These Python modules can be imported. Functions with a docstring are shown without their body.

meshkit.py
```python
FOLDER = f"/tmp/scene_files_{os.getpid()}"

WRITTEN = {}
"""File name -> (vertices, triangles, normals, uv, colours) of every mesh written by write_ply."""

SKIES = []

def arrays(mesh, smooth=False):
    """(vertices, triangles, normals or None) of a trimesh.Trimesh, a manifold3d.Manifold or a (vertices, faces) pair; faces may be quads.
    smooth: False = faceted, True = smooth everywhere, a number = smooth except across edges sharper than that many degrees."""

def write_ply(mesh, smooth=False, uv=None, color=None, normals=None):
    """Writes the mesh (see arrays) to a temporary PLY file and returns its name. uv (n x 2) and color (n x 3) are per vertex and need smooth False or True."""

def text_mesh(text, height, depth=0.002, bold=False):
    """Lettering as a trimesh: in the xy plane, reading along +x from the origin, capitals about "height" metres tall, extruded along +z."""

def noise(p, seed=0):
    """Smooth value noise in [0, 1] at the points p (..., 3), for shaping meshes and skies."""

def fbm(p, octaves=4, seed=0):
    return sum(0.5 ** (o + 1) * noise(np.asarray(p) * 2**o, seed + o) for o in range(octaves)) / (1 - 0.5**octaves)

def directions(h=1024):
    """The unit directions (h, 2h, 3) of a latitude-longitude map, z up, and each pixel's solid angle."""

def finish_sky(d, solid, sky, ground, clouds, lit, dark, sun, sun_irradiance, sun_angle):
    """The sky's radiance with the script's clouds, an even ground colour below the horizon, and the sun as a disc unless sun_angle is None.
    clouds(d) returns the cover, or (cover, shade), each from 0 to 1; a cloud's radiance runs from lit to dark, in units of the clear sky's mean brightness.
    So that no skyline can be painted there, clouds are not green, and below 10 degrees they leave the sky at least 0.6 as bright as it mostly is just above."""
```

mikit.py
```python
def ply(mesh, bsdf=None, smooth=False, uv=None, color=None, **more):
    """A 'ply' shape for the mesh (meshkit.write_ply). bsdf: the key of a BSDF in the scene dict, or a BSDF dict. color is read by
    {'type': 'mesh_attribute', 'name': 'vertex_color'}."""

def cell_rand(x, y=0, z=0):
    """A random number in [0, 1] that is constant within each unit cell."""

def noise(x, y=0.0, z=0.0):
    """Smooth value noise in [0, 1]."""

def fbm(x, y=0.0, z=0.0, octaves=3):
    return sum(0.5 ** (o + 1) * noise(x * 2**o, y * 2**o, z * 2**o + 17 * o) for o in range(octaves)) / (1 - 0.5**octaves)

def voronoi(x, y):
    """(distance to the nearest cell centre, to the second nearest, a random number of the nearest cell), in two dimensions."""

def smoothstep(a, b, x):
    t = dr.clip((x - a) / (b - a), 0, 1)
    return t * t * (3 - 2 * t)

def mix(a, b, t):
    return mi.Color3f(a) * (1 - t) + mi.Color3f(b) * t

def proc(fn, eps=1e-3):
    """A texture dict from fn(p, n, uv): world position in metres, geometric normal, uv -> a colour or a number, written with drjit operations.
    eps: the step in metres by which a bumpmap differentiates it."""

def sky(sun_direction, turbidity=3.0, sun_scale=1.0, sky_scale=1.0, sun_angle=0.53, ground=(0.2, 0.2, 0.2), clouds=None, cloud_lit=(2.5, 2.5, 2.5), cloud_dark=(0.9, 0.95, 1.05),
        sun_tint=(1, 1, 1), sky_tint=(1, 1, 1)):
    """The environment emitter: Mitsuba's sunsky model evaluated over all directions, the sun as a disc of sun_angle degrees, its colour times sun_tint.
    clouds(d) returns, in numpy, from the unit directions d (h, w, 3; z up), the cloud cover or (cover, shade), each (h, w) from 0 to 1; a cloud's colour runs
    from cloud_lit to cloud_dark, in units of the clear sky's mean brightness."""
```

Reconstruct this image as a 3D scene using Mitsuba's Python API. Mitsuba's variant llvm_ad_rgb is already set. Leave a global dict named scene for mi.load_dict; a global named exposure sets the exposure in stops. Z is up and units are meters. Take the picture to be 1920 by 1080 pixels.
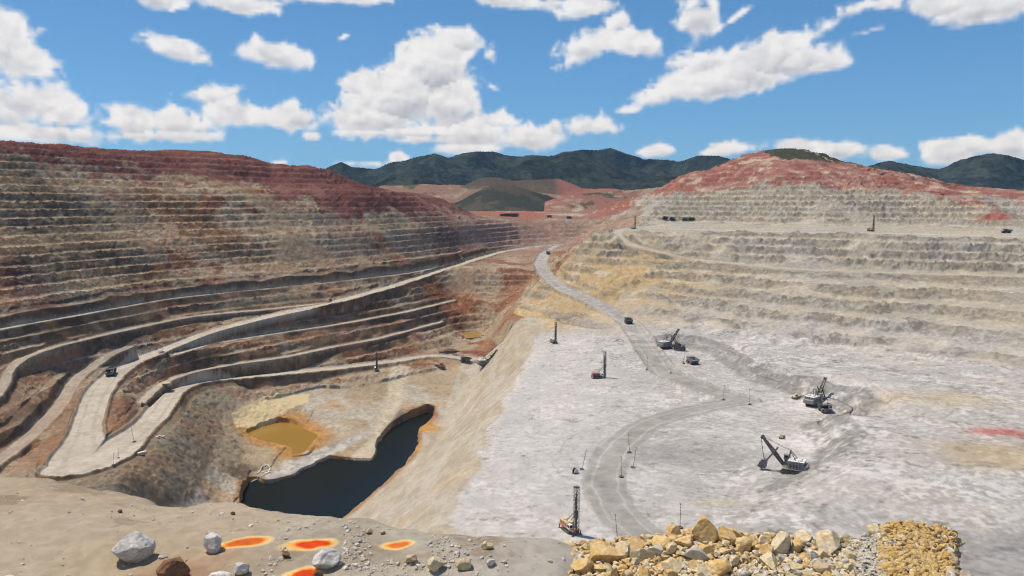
import math, random
import numpy as np, trimesh, manifold3d, shapely
from scipy.interpolate import LinearNDInterpolator
from scipy.ndimage import gaussian_filter, map_coordinates
from scipy.spatial import cKDTree, ConvexHull
import drjit as dr, mitsuba as mi, mikit, meshkit
T = mi.ScalarTransform4f
scene, labels = {}, {}
random.seed(4); RNG = np.random.default_rng(4)

# ------------------------------------------------------------------ camera, sky, exposure
# x to the right, y into the pit, z up; the camera stands at the origin on the rim
FOV, HORIZON = 65.0, 380.0
F = 960 / math.tan(math.radians(FOV / 2)); PITCH = math.atan((540 - HORIZON) / F)
cp, sp = math.cos(PITCH), math.sin(PITCH)
scene['camera'] = dict(type='perspective', fov=FOV, fov_axis='x', near_clip=0.5, far_clip=40000.0,
                       to_world=T().look_at(origin=[0, 0, 0], target=[0, cp, -sp], up=[0, 0, 1]))
exposure = 1.43
SUN = (-0.385, 0.17, 0.905)

def ground_ray(u, v):
    a, b = (u - 960) / F, (v - 540) / F
    return np.array([a, cp - b * sp, -sp - b * cp])
def P(u, v, z):                       # the survey: sight line (u, v) cut at elevation z
    d = ground_ray(u, v); return d * (z / d[2])
def Q(u, v, y):                       # the survey: sight line (u, v) cut at range y
    d = ground_ray(u, v); return d * (y / d[1])

# cumulus: azimuth, elevation (degrees), half width, half height, tilt, density
def ae(u, v):
    d = ground_ray(u, v); return math.degrees(math.atan2(d[0], d[1])), math.degrees(math.asin(d[2] / np.linalg.norm(d)))
CLOUDS = []
for u, v, ru, rv, tilt, k in [
    # bank at the left edge
    (20, 100, 85, 65, 25, 1.1), (-60, 60, 90, 70, 0, 1.1), (60, 195, 110, 45, 0, 1.05), (120, 215, 60, 45, 0, 1.0), (-60, 200, 140, 60, 0, 1.1), (90, 252, 140, 22, 0, .9),
    (250, 232, 75, 40, 0, 1.05), (330, 232, 70, 34, 0, 1.0), (300, 255, 110, 16, 0, .9), (440, 215, 62, 38, 0, 1.05), (510, 225, 80, 30, 0, 1.0), (555, 220, 38, 32, 0, 1.0), (585, 257, 18, 9, 0, .9),
    (395, 182, 50, 18, -12, .62), (440, 172, 30, 12, 0, .55),
    (335, 97, 72, 27, 16, 1.0), (515, 103, 78, 32, 12, 1.05),
    # the top edge
    (300, 2, 50, 24, 10, 1.0), (440, 8, 90, 26, 5, .95), (560, -8, 90, 18, 0, .8), (665, 0, 60, 12, 0, .6), (650, 68, 14, 6, -30, .5),
    (940, 0, 75, 22, 8, 1.0), (1010, 8, 60, 12, 0, .7), (1098, 18, 58, 26, -10, .95),
    # the big one
    (745, 185, 105, 76, -20, 1.4), (815, 128, 82, 72, -15, 1.4), (700, 225, 88, 40, 0, 1.3), (845, 195, 66, 64, 0, 1.3), (668, 165, 36, 26, 30, .85), (865, 80, 40, 30, 0, .9),
    (760, 250, 130, 16, 0, .9), (918, 105, 14, 26, 25, .6), (800, 262, 80, 10, 0, .7),
    (890, 250, 66, 36, 0, 1.0), (985, 262, 66, 30, 0, 1.05), (925, 228, 34, 22, 0, .85), (880, 280, 60, 16, 0, .85), (1040, 240, 12, 18, 20, .7), (922, 165, 14, 7, 20, .45),
    (1105, 238, 52, 24, 0, .95), (1180, 207, 38, 12, -8, .85), (1220, 190, 30, 10, -10, .7),
    (1100, 90, 62, 30, -18, .72), (1195, 85, 52, 28, 8, .9), (1160, 45, 24, 18, -30, .75), (1075, 110, 36, 14, -50, .5),
    (1305, 35, 52, 50, -15, 1.0), (1370, 40, 36, 8, -38, .55), (1335, 162, 150, 36, -8, 1.3), (1440, 112, 98, 52, -24, 1.4), (1395, 140, 90, 48, 0, 1.2), (1490, 118, 80, 40, -10, 1.2), (1320, 125, 40, 20, -20, .75), (1545, 122, 52, 20, -12, .95),
    (1275, 118, 22, 16, 0, .5), (1545, 55, 20, 10, -30, .42), (1600, 18, 30, 9, -20, .36), (1640, 55, 26, 8, -15, .42),
    (1760, 8, 100, 40, 10, 1.15), (1850, 16, 120, 38, -8, 1.15), (1660, 5, 60, 14, 0, .6),
    # low along the skyline
    (750, 297, 20, 14, 0, .9), (1235, 285, 36, 17, 0, 1.1), (1360, 284, 72, 18, -6, 1.15), (1500, 274, 44, 16, 0, 1.1), (1565, 284, 58, 23, 0, 1.15), (1665, 290, 46, 19, 0, 1.1), (1775, 287, 66, 30, -8, 1.2),
    (1830, 275, 36, 24, 0, 1.1), (1900, 275, 64, 33, 0, 1.25), (680, 308, 40, 6, 0, .5), (520, 305, 16, 6, 0, .5)]:
    a0, e0 = ae(u, v); a1, _ = ae(u + ru, v); _, e1 = ae(u, v - rv)
    CLOUDS.append((a0, e0, a1 - a0, e1 - e0, tilt, k))
for i in range(90):                   # the same kind of sky goes on around and overhead
    az = RNG.uniform(40, 320); el = 2 + 70 * RNG.random() ** 1.6
    CLOUDS.append((az - 360 * (az > 180), el, RNG.uniform(2, 7) / math.cos(math.radians(el)), RNG.uniform(1.2, 3.2), RNG.uniform(-20, 20), RNG.uniform(.7, 1.1)))

def clouds(d):
    az, el = np.degrees(np.arctan2(d[..., 0], d[..., 1])), np.degrees(np.arcsin(d[..., 2]))
    shape = az.shape; dens, low = np.full(shape, -1.0), np.zeros(shape)
    near_all = np.zeros(shape, bool)
    for a, e, ra, re, tilt, k in CLOUDS:
        da = (az - a + 180) % 360 - 180
        near = (np.abs(da) < 2.0 * abs(ra) + 2) & (np.abs(el - e) < 2.4 * re + 2)
        x, y = da[near] / ra, (el[near] - e) / re
        t = math.radians(tilt) * .8
        asp = re / ra
        x, y = x * math.cos(t) - y * asp * math.sin(t), y * math.cos(t) + x / asp * math.sin(t)
        y = np.where(y < 0, y * 1.3, y)
        q = k * (1 - np.sqrt(x * x + y * y)); dn, lw = dens[near], low[near]
        m = np.maximum(dn, q) + .12 * np.exp(-((dn - q) / .35) ** 2)
        better = q > dn
        lw[better] = y[better]; dens[near], low[near] = m, lw; near_all |= near
    cover, shade = np.zeros(shape), np.zeros(shape)
    A, E = az[near_all], el[near_all]
    def billow(da, de, f, octv, seed):
        p = np.stack([(A + da) * f, (E + de) * f * 1.15, 0 * A + seed], -1); out, w = 0, 0
        for o in range(octv):
            out = out + .56 ** o * (1 - 2 * np.abs(meshkit.noise(p * 2 ** o, seed + o) - .5)); w += .56 ** o
        return out / w - .62
    warp = meshkit.fbm(np.stack([A * .9, E * .9, 0 * A + 8], -1), 3, 31) - .5
    A, E = A + 1.1 * warp, E + .8 * (meshkit.fbm(np.stack([A * .9, E * .9, 0 * A + 18], -1), 3, 37) - .5)
    n = billow(0, 0, .55, 5, 3); wisp = meshkit.fbm(np.stack([A * 1.7, E * 1.7, 0 * A], -1), 2, 61) - .5
    up = billow(.12, -.32, .55, 4, 3); lump = billow(0, 0, .38, 4, 9); lump2 = billow(.2, -.5, .38, 4, 9)
    dd, ll = dens[near_all], low[near_all]
    body = dd + 1.15 * n + .30 * wisp
    c = np.clip((body + .04) / (.40 + .3 * np.clip(-ll, 0, 1)), 0, 1); cover[near_all] = c * c * (3 - 2 * c)
    thick = np.clip((dd + .5 * n - .05) / .7, 0, 1)
    shade[near_all] = np.clip(.02 + 1.0 * np.clip(-ll + .1, 0, 1) * thick + .30 * thick - .75 * (n - up) - .9 * (lump - lump2) - .10, 0, 1)
    return cover, shade

scene['sky'] = mikit.sky(SUN, turbidity=2.6, clouds=clouds, cloud_lit=(3.7, 3.7, 3.75), cloud_dark=(1.9, 2.0, 2.25), sky_tint=(.50, .84, 1.07), sun_tint=(.98, 1, 1.03), sun_scale=1.15, ground=(.30, .26, .21))

# ------------------------------------------------------------------ terrain: survey lines -> TIN
LINES = []
def line(*pts): LINES.append([P(*p) for p in pts])
def far(*pts): LINES.append([Q(*p) for p in pts])
def world(*pts): LINES.append([np.array(p, float) for p in pts])

# haul roads: (points, half width) with elevation
ROADS = {}
def road(name, half, *pts, dust=1.0):
    w = [P(*p) for p in pts]; LINES.append(w); ROADS[name] = (w, half, dust)
    if half > 11 and name != 'haul_road_005':          # the roadbed is as wide as the road
        q = np.array(w); tg = np.gradient(q[:, :2], axis=0); tg /= np.linalg.norm(tg, axis=1, keepdims=True); nn = np.stack([-tg[:, 1], tg[:, 0]], 1)
        for sd in (-1, 1): LINES.append([np.array([a[0] + sd * n[0] * (half + 1), a[1] + sd * n[1] * (half + 1), a[2]]) for a, n in zip(q, nn)])
road('haul_road', 11.5, (1062, 458, -103), (1000, 463, -106), (940, 473, -110), (880, 491, -117), (820, 510, -124), (760, 530, -131), (700, 548, -137), (640, 564, -141), (520, 590, -147), (400, 621, -156),
     (302, 660, -165), (250, 678, -170), (208, 707, -175), (182, 738, -179), (168, 780, -185), (156, 830, -188), (152, 868, -189))
road('haul_road_001', 12, (135, 880, -188), (180, 858, -188.5), (230, 832, -190), (285, 790, -192), (308, 755, -195), (325, 732, -197), (380, 715, -201), (500, 704, -207), (640, 690, -212), (740, 678, -217), (800, 668, -220), (850, 668, -222), (880, 676, -224))
road('haul_road_002', 13, (1390, 752, -165), (1330, 735, -165), (1245, 702, -165), (1212, 655, -163), (1196, 630, -159), (1178, 605, -155), (1140, 580, -149), (1100, 560, -142), (1050, 540, -135), (1022, 515, -127), (1012, 495, -120), (1022, 475, -112), (1050, 460, -103))
road('haul_road_003', 12, (1390, 752, -165), (1300, 768, -165), (1220, 790, -165), (1160, 835, -165), (1132, 890, -165), (1140, 940, -165), (1180, 990, -165), (1240, 1030, -165))
road('bench_road', 6, (-200, 990, -196), (0, 862, -192), (60, 815, -188), (105, 770, -184), (140, 715, -177), (165, 690, -168), (215, 658, -157), (240, 645, -152), dust=.55)
road('bench_road_001', 4, (-200, 655, -120), (0, 617, -120), (150, 590, -120), (317, 560, -120), (450, 546, -120), (550, 537, -120), (640, 527, -120), (760, 513, -120), (860, 494, -120), dust=.8)
road('bench_road_002', 4, (-200, 850, -168), (0, 743, -160), (20, 683, -148), (73, 657, -143), (213, 623, -142), (360, 592, -141), (500, 580, -144), (610, 568, -143), dust=.6)
road('bench_road_003', 4, (330, 664, -169), (400, 643, -168), (520, 624, -168), (640, 607, -168), (760, 585, -168), (850, 563, -167), dust=.8)
road('bench_road_004', 4, (262, 757, -192), (300, 720, -190), (345, 700, -188), (433, 683, -190), (533, 670, -192), (633, 648, -192), (700, 637, -192), (827, 603, -192), dust=.75)
road('haul_road_004', 9, (1260, 421, -48), (1185, 426, -48), (1160, 431, -50), (1153, 441, -58), (1165, 453, -68), (1200, 464, -75), (1285, 484, -90), (1450, 503, -97), (1700, 513, -97), (1920, 519, -96), (2130, 524, -96), dust=.6)
road('haul_road_005', 16, (1200, 428, -50), (1400, 433, -50), (1632, 437, -50), (1800, 441, -50), (1920, 444, -50), (2130, 449, -50), dust=.9)

# grey bench floor
line((818, 1005, -165), (850, 912, -165), (905, 822, -165), (955, 737, -165), (990, 677, -165), (1005, 645, -165), (985, 625, -166), (965, 600, -170), (962, 575, -160), (985, 550, -146), (1000, 520, -133))
world((-38, 390, -165), (-45, 330, -165), (-55, 240, -165), (-55, 120, -165))
world((300, 390, -165), (300, 120, -165))
line((1040, 628, -164), (1110, 621, -162), (1160, 617, -158))
line((1100, 700, -165), (1080, 800, -165), (1000, 900, -165), (1300, 850, -165), (1300, 920, -165))
# face of the dig: base and crest
base = [(1222, 652), (1240, 650), (1290, 652), (1330, 662), (1370, 690), (1420, 718), (1480, 735), (1520, 752), (1570, 765), (1590, 778), (1560, 793), (1515, 800), (1530, 822), (1552, 845), (1535, 872), (1495, 896), (1440, 925), (1390, 965), (1370, 1010)]
bw = np.array([P(u, v, -165) for u, v in base]); LINES.append(list(bw))
tang = np.gradient(bw[:, :2], axis=0); tang /= np.linalg.norm(tang, axis=1, keepdims=True)
nrm = np.stack([-tang[:, 1], tang[:, 0]], 1)
rise = np.array([12, 15, 15, 14, 11, 10, 15, 17, 17, 17, 15, 14, 15, 14, 10, 7, 5, 2.5, 1.5])
crest = [np.array([b[0] + n[0] * r * 1.15, b[1] + n[1] * r * 1.15, -165 + r]) for b, n, r in zip(bw, nrm, rise)]
if np.mean([c[0] for c in crest]) < np.mean(bw[:, 0]):
    crest = [np.array([b[0] - n[0] * r * 1.15, b[1] - n[1] * r * 1.15, -165 + r]) for b, n, r in zip(bw, nrm, rise)]
LINES.append(crest)
DIG = cKDTree(np.vstack([np.linspace(a[:2], b[:2], 12) for p, q in ((bw, crest),) for a, b in zip(p[:-1], p[1:])] + [np.linspace(a[:2], b[:2], 12) for a, b in zip(crest[:-1], crest[1:])] + [np.linspace(a[:2], c[:2], 5) for a, c in zip(bw, crest)]))
line((1215, 612, -158), (1300, 632, -155), (1400, 642, -153), (1600, 668, -153), (1750, 696, -153), (1920, 728, -153), (2130, 765, -153))
line((1640, 760, -152), (1640, 800, -150), (1700, 850, -152), (1600, 900, -154), (1560, 940, -157), (1500, 1000, -160))
line((1920, 850, -152), (1920, 950, -157), (1700, 960, -158), (2130, 950, -155))
world((330, 395, -162), (330, 250, -165)); world((600, 300, -158), (700, 500, -154))
# tan slope, pond and lower pit
line((885, 715, -233), (870, 752, -240), (845, 805, -248), (800, 853, -249.5), (748, 900, -249.5), (700, 938, -249.5), (652, 975, -249.5))
world((-140, 600, -249.5), (-135, 500, -245), (-130, 420, -225), (-140, 330, -215), (-130, 200, -205))
world((-250, 520, -240), (-230, 420, -225), (-300, 300, -200), (-300, 150, -200))
line((930, 668, -222), (905, 684, -227), (850, 690, -226), (780, 700, -226), (740, 714, -227))
line((850, 732, -236), (820, 745, -238), (775, 752, -238), (745, 785, -243), (705, 815, -245))
line((720, 760, -236), (690, 830, -246)); line((640, 740, -231), (700, 740, -233))
line((600, 722, -225), (520, 748, -227), (493, 756, -228.5), (433, 782, -230))
line((580, 745, -230), (577, 754, -231), (510, 773, -234), (445, 791, -237))
line((465, 808, -242), (490, 798, -241.5), (527, 789, -240.5), (550, 790, -240.5), (575, 802, -242), (598, 818, -242.5), (588, 836, -242.7), (566, 853, -242.7), (546, 856, -242.7), (525, 838, -242.7), (488, 829, -242.6), (465, 812, -242)); line((620, 835, -244), (700, 800, -242))
line((488, 897, -249), (545, 890, -248.5), (580, 870, -248), (615, 852, -247.5), (690, 826, -246.5))
line((440, 797, -238), (456, 822, -242), (470, 845, -244), (440, 880, -243), (424, 915, -241), (415, 940, -240))
line((340, 748, -198), (332, 790, -194), (300, 832, -191), (250, 872, -189), (232, 908, -189), (200, 960, -189))
line((240, 735, -180), (228, 770, -182), (216, 800, -184)); line((906, 652, -218), (905, 630, -211), (893, 621, -210), (866, 624, -210.5), (862, 634, -212), (858, 645, -215)); line((827, 603, -192), (893, 590, -190))
line((940, 592, -182), (915, 612, -205)); line((975, 560, -152), (1000, 545, -140))
line((120, 872, -188), (60, 888, -193), (0, 905, -196))
# left wall: two more contours and the skyline of the dump
L0 = [(-200, 395, -3, 880), (0, 385, None, 941), (150, 395, None, 1040), (300, 400, None, 1144), (450, 400, None, 1224), (550, 400, None, 1294), (640, 400, None, 1367), (700, 402, None, 1425)]
far(*[(u, v, y) for u, v, _, y in L0])
far((700, 402, 1425), (800, 405, 1591), (900, 408, 1830), (1000, 409, 2190), (1080, 411, 2230), (1130, 416, 2130))
line((-200, 500, -66), (0, 490, -62), (150, 478, -62), (300, 468, -62))
far((-200, 258, 990), (0, 268, 1052), (150, 276, 1180), (220, 281, 1240), (280, 285, 1290), (330, 279, 1330), (420, 284, 1385), (450, 291, 1402), (500, 310, 1430), (550, 316, 1458), (610, 319, 1490), (640, 328, 1500), (665, 340, 1520), (700, 352, 1545), (745, 362, 1640), (800, 370, 1800))
far((-200, 256, 1100), (0, 268, 1150), (220, 283, 1350), (420, 288, 1500), (550, 322, 1580), (640, 336, 1640), (720, 360, 1760))
world((-1500, 1500, 20), (-1200, 1900, 0), (-700, 1900, -10), (-400, 2000, -15)); world((-2200, 1100, 30), (-1700, 700, 20), (-1000, 500, 10))
# far plateau
world((-800, 2600, -30), (-300, 2700, -28), (100, 2800, -30), (500, 2900, -30)); world((-100, 2250, -32), (200, 2350, -36))
# right wall
line((1140, 431, -48), (1172, 440, -55), (1200, 438, -54), (1300, 439, -54), (1400, 439, -52), (1500, 440, -51.5), (1632, 443, -51), (1800, 447, -51.5), (1920, 450, -52), (2130, 455, -52))
line((1050, 505, -118), (1075, 520, -122), (1120, 545, -130)); line((1070, 465, -88), (1095, 450, -66), (1130, 432, -50))
line((1200, 419, -48), (1300, 418, -48), (1400, 421, -48), (1500, 424, -48), (1700, 425, -48), (1920, 431, -48), (2130, 436, -48))
far((1230, 385, 2050), (1300, 368, 2020), (1380, 352, 1960), (1470, 345, 1889), (1600, 350, 1820), (1700, 362, 1750), (1850, 385, 1600), (1920, 384, 1600), (2130, 390, 1500))
far((1300, 330, 2140), (1380, 306, 2130), (1470, 300, 2051), (1560, 306, 2050), (1640, 317, 2020), (1740, 340, 1950), (1830, 356, 1850), (1920, 364, 1760), (2130, 372, 1680))
far((1190, 372, 2260), (1240, 352, 2280), (1300, 322, 2290), (1345, 310, 2290), (1380, 296, 2290), (1420, 284, 2280), (1470, 277, 2260), (1500, 278, 2260), (1530, 288, 2260), (1560, 299, 2260), (1600, 303, 2230), (1640, 314, 2200), (1740, 337, 2120), (1830, 354, 1980), (1920, 362, 1880), (2130, 370, 1800))
world((600, 2700, 5), (900, 2700, 60), (1300, 2600, 20), (1600, 2400, 0), (2000, 2200, -20), (2200, 1700, -20), (2200, 1200, -30)); world((330, 2500, -25), (500, 2550, 0))

def dense(pts, step):
    out = []
    for a, b in zip(pts[:-1], pts[1:]):
        n = max(1, int(np.linalg.norm(b[:2] - a[:2]) / step))
        out += [a + (b - a) * k / n for k in range(n)]
    return np.array(out + [pts[-1]])
pts = np.vstack([dense(l, 8.0) for l in LINES])
pts = np.vstack([pts, [[-3000, 60, 0], [3000, 60, -60], [-3000, 3600, -30], [3000, 3600, -30], [0, 3600, -30], [0, 60, -165]]])
_, keep = np.unique(np.round(pts[:, :2] / 2.0), axis=0, return_index=True); pts = pts[keep]
CELL, X0, Y0 = 4.0, -2400.0, 80.0
gx, gy = np.meshgrid(np.arange(X0, 2400, CELL), np.arange(Y0, 3000, CELL), indexing='ij')
GRID = gaussian_filter(LinearNDInterpolator(pts[:, :2], pts[:, 2])(gx, gy), 1.4)
GRIDS = gaussian_filter(GRID, 4.0)
def sample(g, x, y): return map_coordinates(g, [(x - X0) / CELL, (y - Y0) / CELL], order=1, mode='nearest')

# mountains: ridge crests as (u, v) skyline at a range, with a half depth
def ridge(y0, depth, rough, *uv):
    w = np.array([Q(u, v, y0) for u, v in uv]); return w[:, 0] / y0, w[:, 2], y0, depth, rough
RIDGES = [
    ridge(7200, 1500, 1, (450, 372), (540, 345), (585, 325), (612, 318), (640, 306), (660, 314), (700, 318), (735, 305), (775, 295), (815, 290), (840, 297), (870, 288), (925, 283), (960, 288), (1005, 292), (1030, 292), (1055, 283), (1090, 278), (1143, 273), (1180, 286), (1210, 297), (1240, 297), (1280, 298), (1310, 290), (1345, 289), (1380, 302), (1440, 320), (1560, 330)),
    ridge(5200, 800, 1, (780, 366), (860, 340), (940, 330), (990, 300), (1040, 296), (1072, 283), (1110, 294), (1160, 318), (1200, 330), (1290, 327), (1340, 318), (1400, 340)),
    ridge(4700, 600, 1, (620, 370), (700, 348), (750, 325), (775, 320), (800, 330), (840, 345), (880, 360), (1100, 372), (1200, 345), (1260, 332), (1300, 345), (1340, 370)),
    ridge(6000, 1200, 1, (1500, 345), (1600, 318), (1640, 309), (1668, 302), (1700, 306), (1760, 316), (1800, 300), (1860, 289), (1890, 294), (1920, 301), (2000, 300), (2130, 310)),
    ridge(3600, 380, .6, (640, 380), (690, 358), (715, 348), (780, 346), (850, 345), (900, 350), (950, 352), (1000, 360), (1100, 372)),
    ridge(3300, 260, .5, (800, 388), (860, 378), (905, 352), (930, 345), (975, 350), (1010, 360), (1050, 370), (1110, 382)),
    ridge(4000, 420, .5, (840, 368), (868, 350), (888, 338), (908, 331), (930, 329), (950, 331), (965, 334), (990, 331), (1050, 332), (1090, 350), (1150, 352), (1200, 358), (1260, 352), (1320, 352)),
    ridge(3100, 240, .5, (1020, 378), (1060, 366), (1110, 360), (1170, 356), (1230, 350), (1290, 346), (1340, 350))]
def mountains(x, y):
    t, out, which = x / y, np.full(x.shape, -1e3), np.zeros(x.shape, int)
    n = meshkit.fbm(np.stack([x / 620, y / 900, 0 * x], -1), 3, 3); rav = np.abs(meshkit.fbm(np.stack([x / 330, y / 900, 0 * x + 3], -1), 4, 5) - .5) * 2
    for k, (tk, zk, y0, depth, rough) in enumerate(RIDGES):
        q = np.abs(y - y0 - (n - .5) * depth * .9) / depth
        h = np.interp(t, tk, zk, left=-80, right=-80)
        fall = np.clip(1 - q, 0, 1) ** 1.15
        z = -40 + (h + 40) * fall * (1 - .55 * rough * (1 - rav) * (1 - fall) * 1.4)
        up = z > out; out = np.where(up, z, out); which = np.where(up, k, which)
    return out, which

# roads as points to measure from
RP, RW, RI, RD = [], [], [], []
for i, (name, (w, half, dust)) in enumerate(ROADS.items()):
    d = dense(w, 3.0); d[:, 2] = np.convolve(np.pad(d[:, 2], 12, 'edge'), np.ones(25) / 25, 'valid')
    d[:, :2] = np.stack([np.convolve(np.pad(d[:, c], 9, 'reflect', reflect_type='odd'), np.ones(19) / 19, 'valid') for c in (0, 1)], 1)
    RP.append(d); RW.append(np.full(len(d), half)); RI.append(np.full(len(d), i)); RD.append(np.full(len(d), dust))
RP, RW, RI, RD = np.vstack(RP), np.concatenate(RW), np.concatenate(RI), np.concatenate(RD)
RTREE = cKDTree(RP[:, :2])
hair = P(165, 868, -188)

def poly(z, *uv): return shapely.Polygon([P(u, v, z)[:2] for u, v in uv])
WATER = -250.0
POND = shapely.union_all([poly(WATER, (455, 925), (462, 904), (488, 897), (499, 909), (546, 894), (582, 875), (616, 858), (650, 862), (700, 864), (708, 852), (708, 829), (733, 803), (763, 788), (800, 773), (812, 777), (814, 788), (800, 800), (786, 812), (784, 830), (778, 848), (757, 872), (736, 890), (715, 914), (692, 934), (660, 961), (634, 978), (560, 1040), (480, 1040), (450, 980))]).buffer(0).buffer(-4).buffer(9).buffer(-5)
OCHRE_Z = -243.0
OCHRE = poly(OCHRE_Z, (466, 812), (492, 801), (524, 793), (545, 793), (570, 804), (594, 818), (580, 832), (566, 848), (548, 852), (553, 838), (525, 832), (490, 826)).buffer(0).buffer(-2).buffer(7).buffer(-3)
PUDDLE_Z = -211.0
PUDDLE = poly(PUDDLE_Z, (866, 625), (895, 623), (903, 630), (880, 633)).buffer(0)
BLACK_Z = -221.0
BLACK = poly(BLACK_Z, (820, 661), (835, 657), (855, 656.5), (868, 659), (850, 663), (830, 664)).buffer(0)
def signed(pg, x, y, reach):           # metres inside (+) or outside (-) of a polygon, clipped to reach
    out = np.full(x.shape, -float(reach)); b = pg.bounds
    near = (x > b[0] - reach) & (x < b[2] + reach) & (y > b[1] - reach) & (y < b[3] + reach)
    if near.any():
        ring = np.array(pg.exterior.segmentize(1.5).coords); dd, _ = cKDTree(ring).query(np.stack([x[near], y[near]], 1), distance_upper_bound=reach)
        dd = np.minimum(dd, reach); out[near] = np.where(shapely.contains_xy(pg, x[near], y[near]), dd, -dd)
    return out
def sstep(a, b, x):
    t = np.clip((x - a) / (b - a), 0, 1); return t * t * (3 - 2 * t)
def n3(x, y, s, seed, oct=3): return meshkit.fbm(np.stack([x / s, y / s, 0 * x + seed * 7.3], -1), oct, seed) - .5

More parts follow.
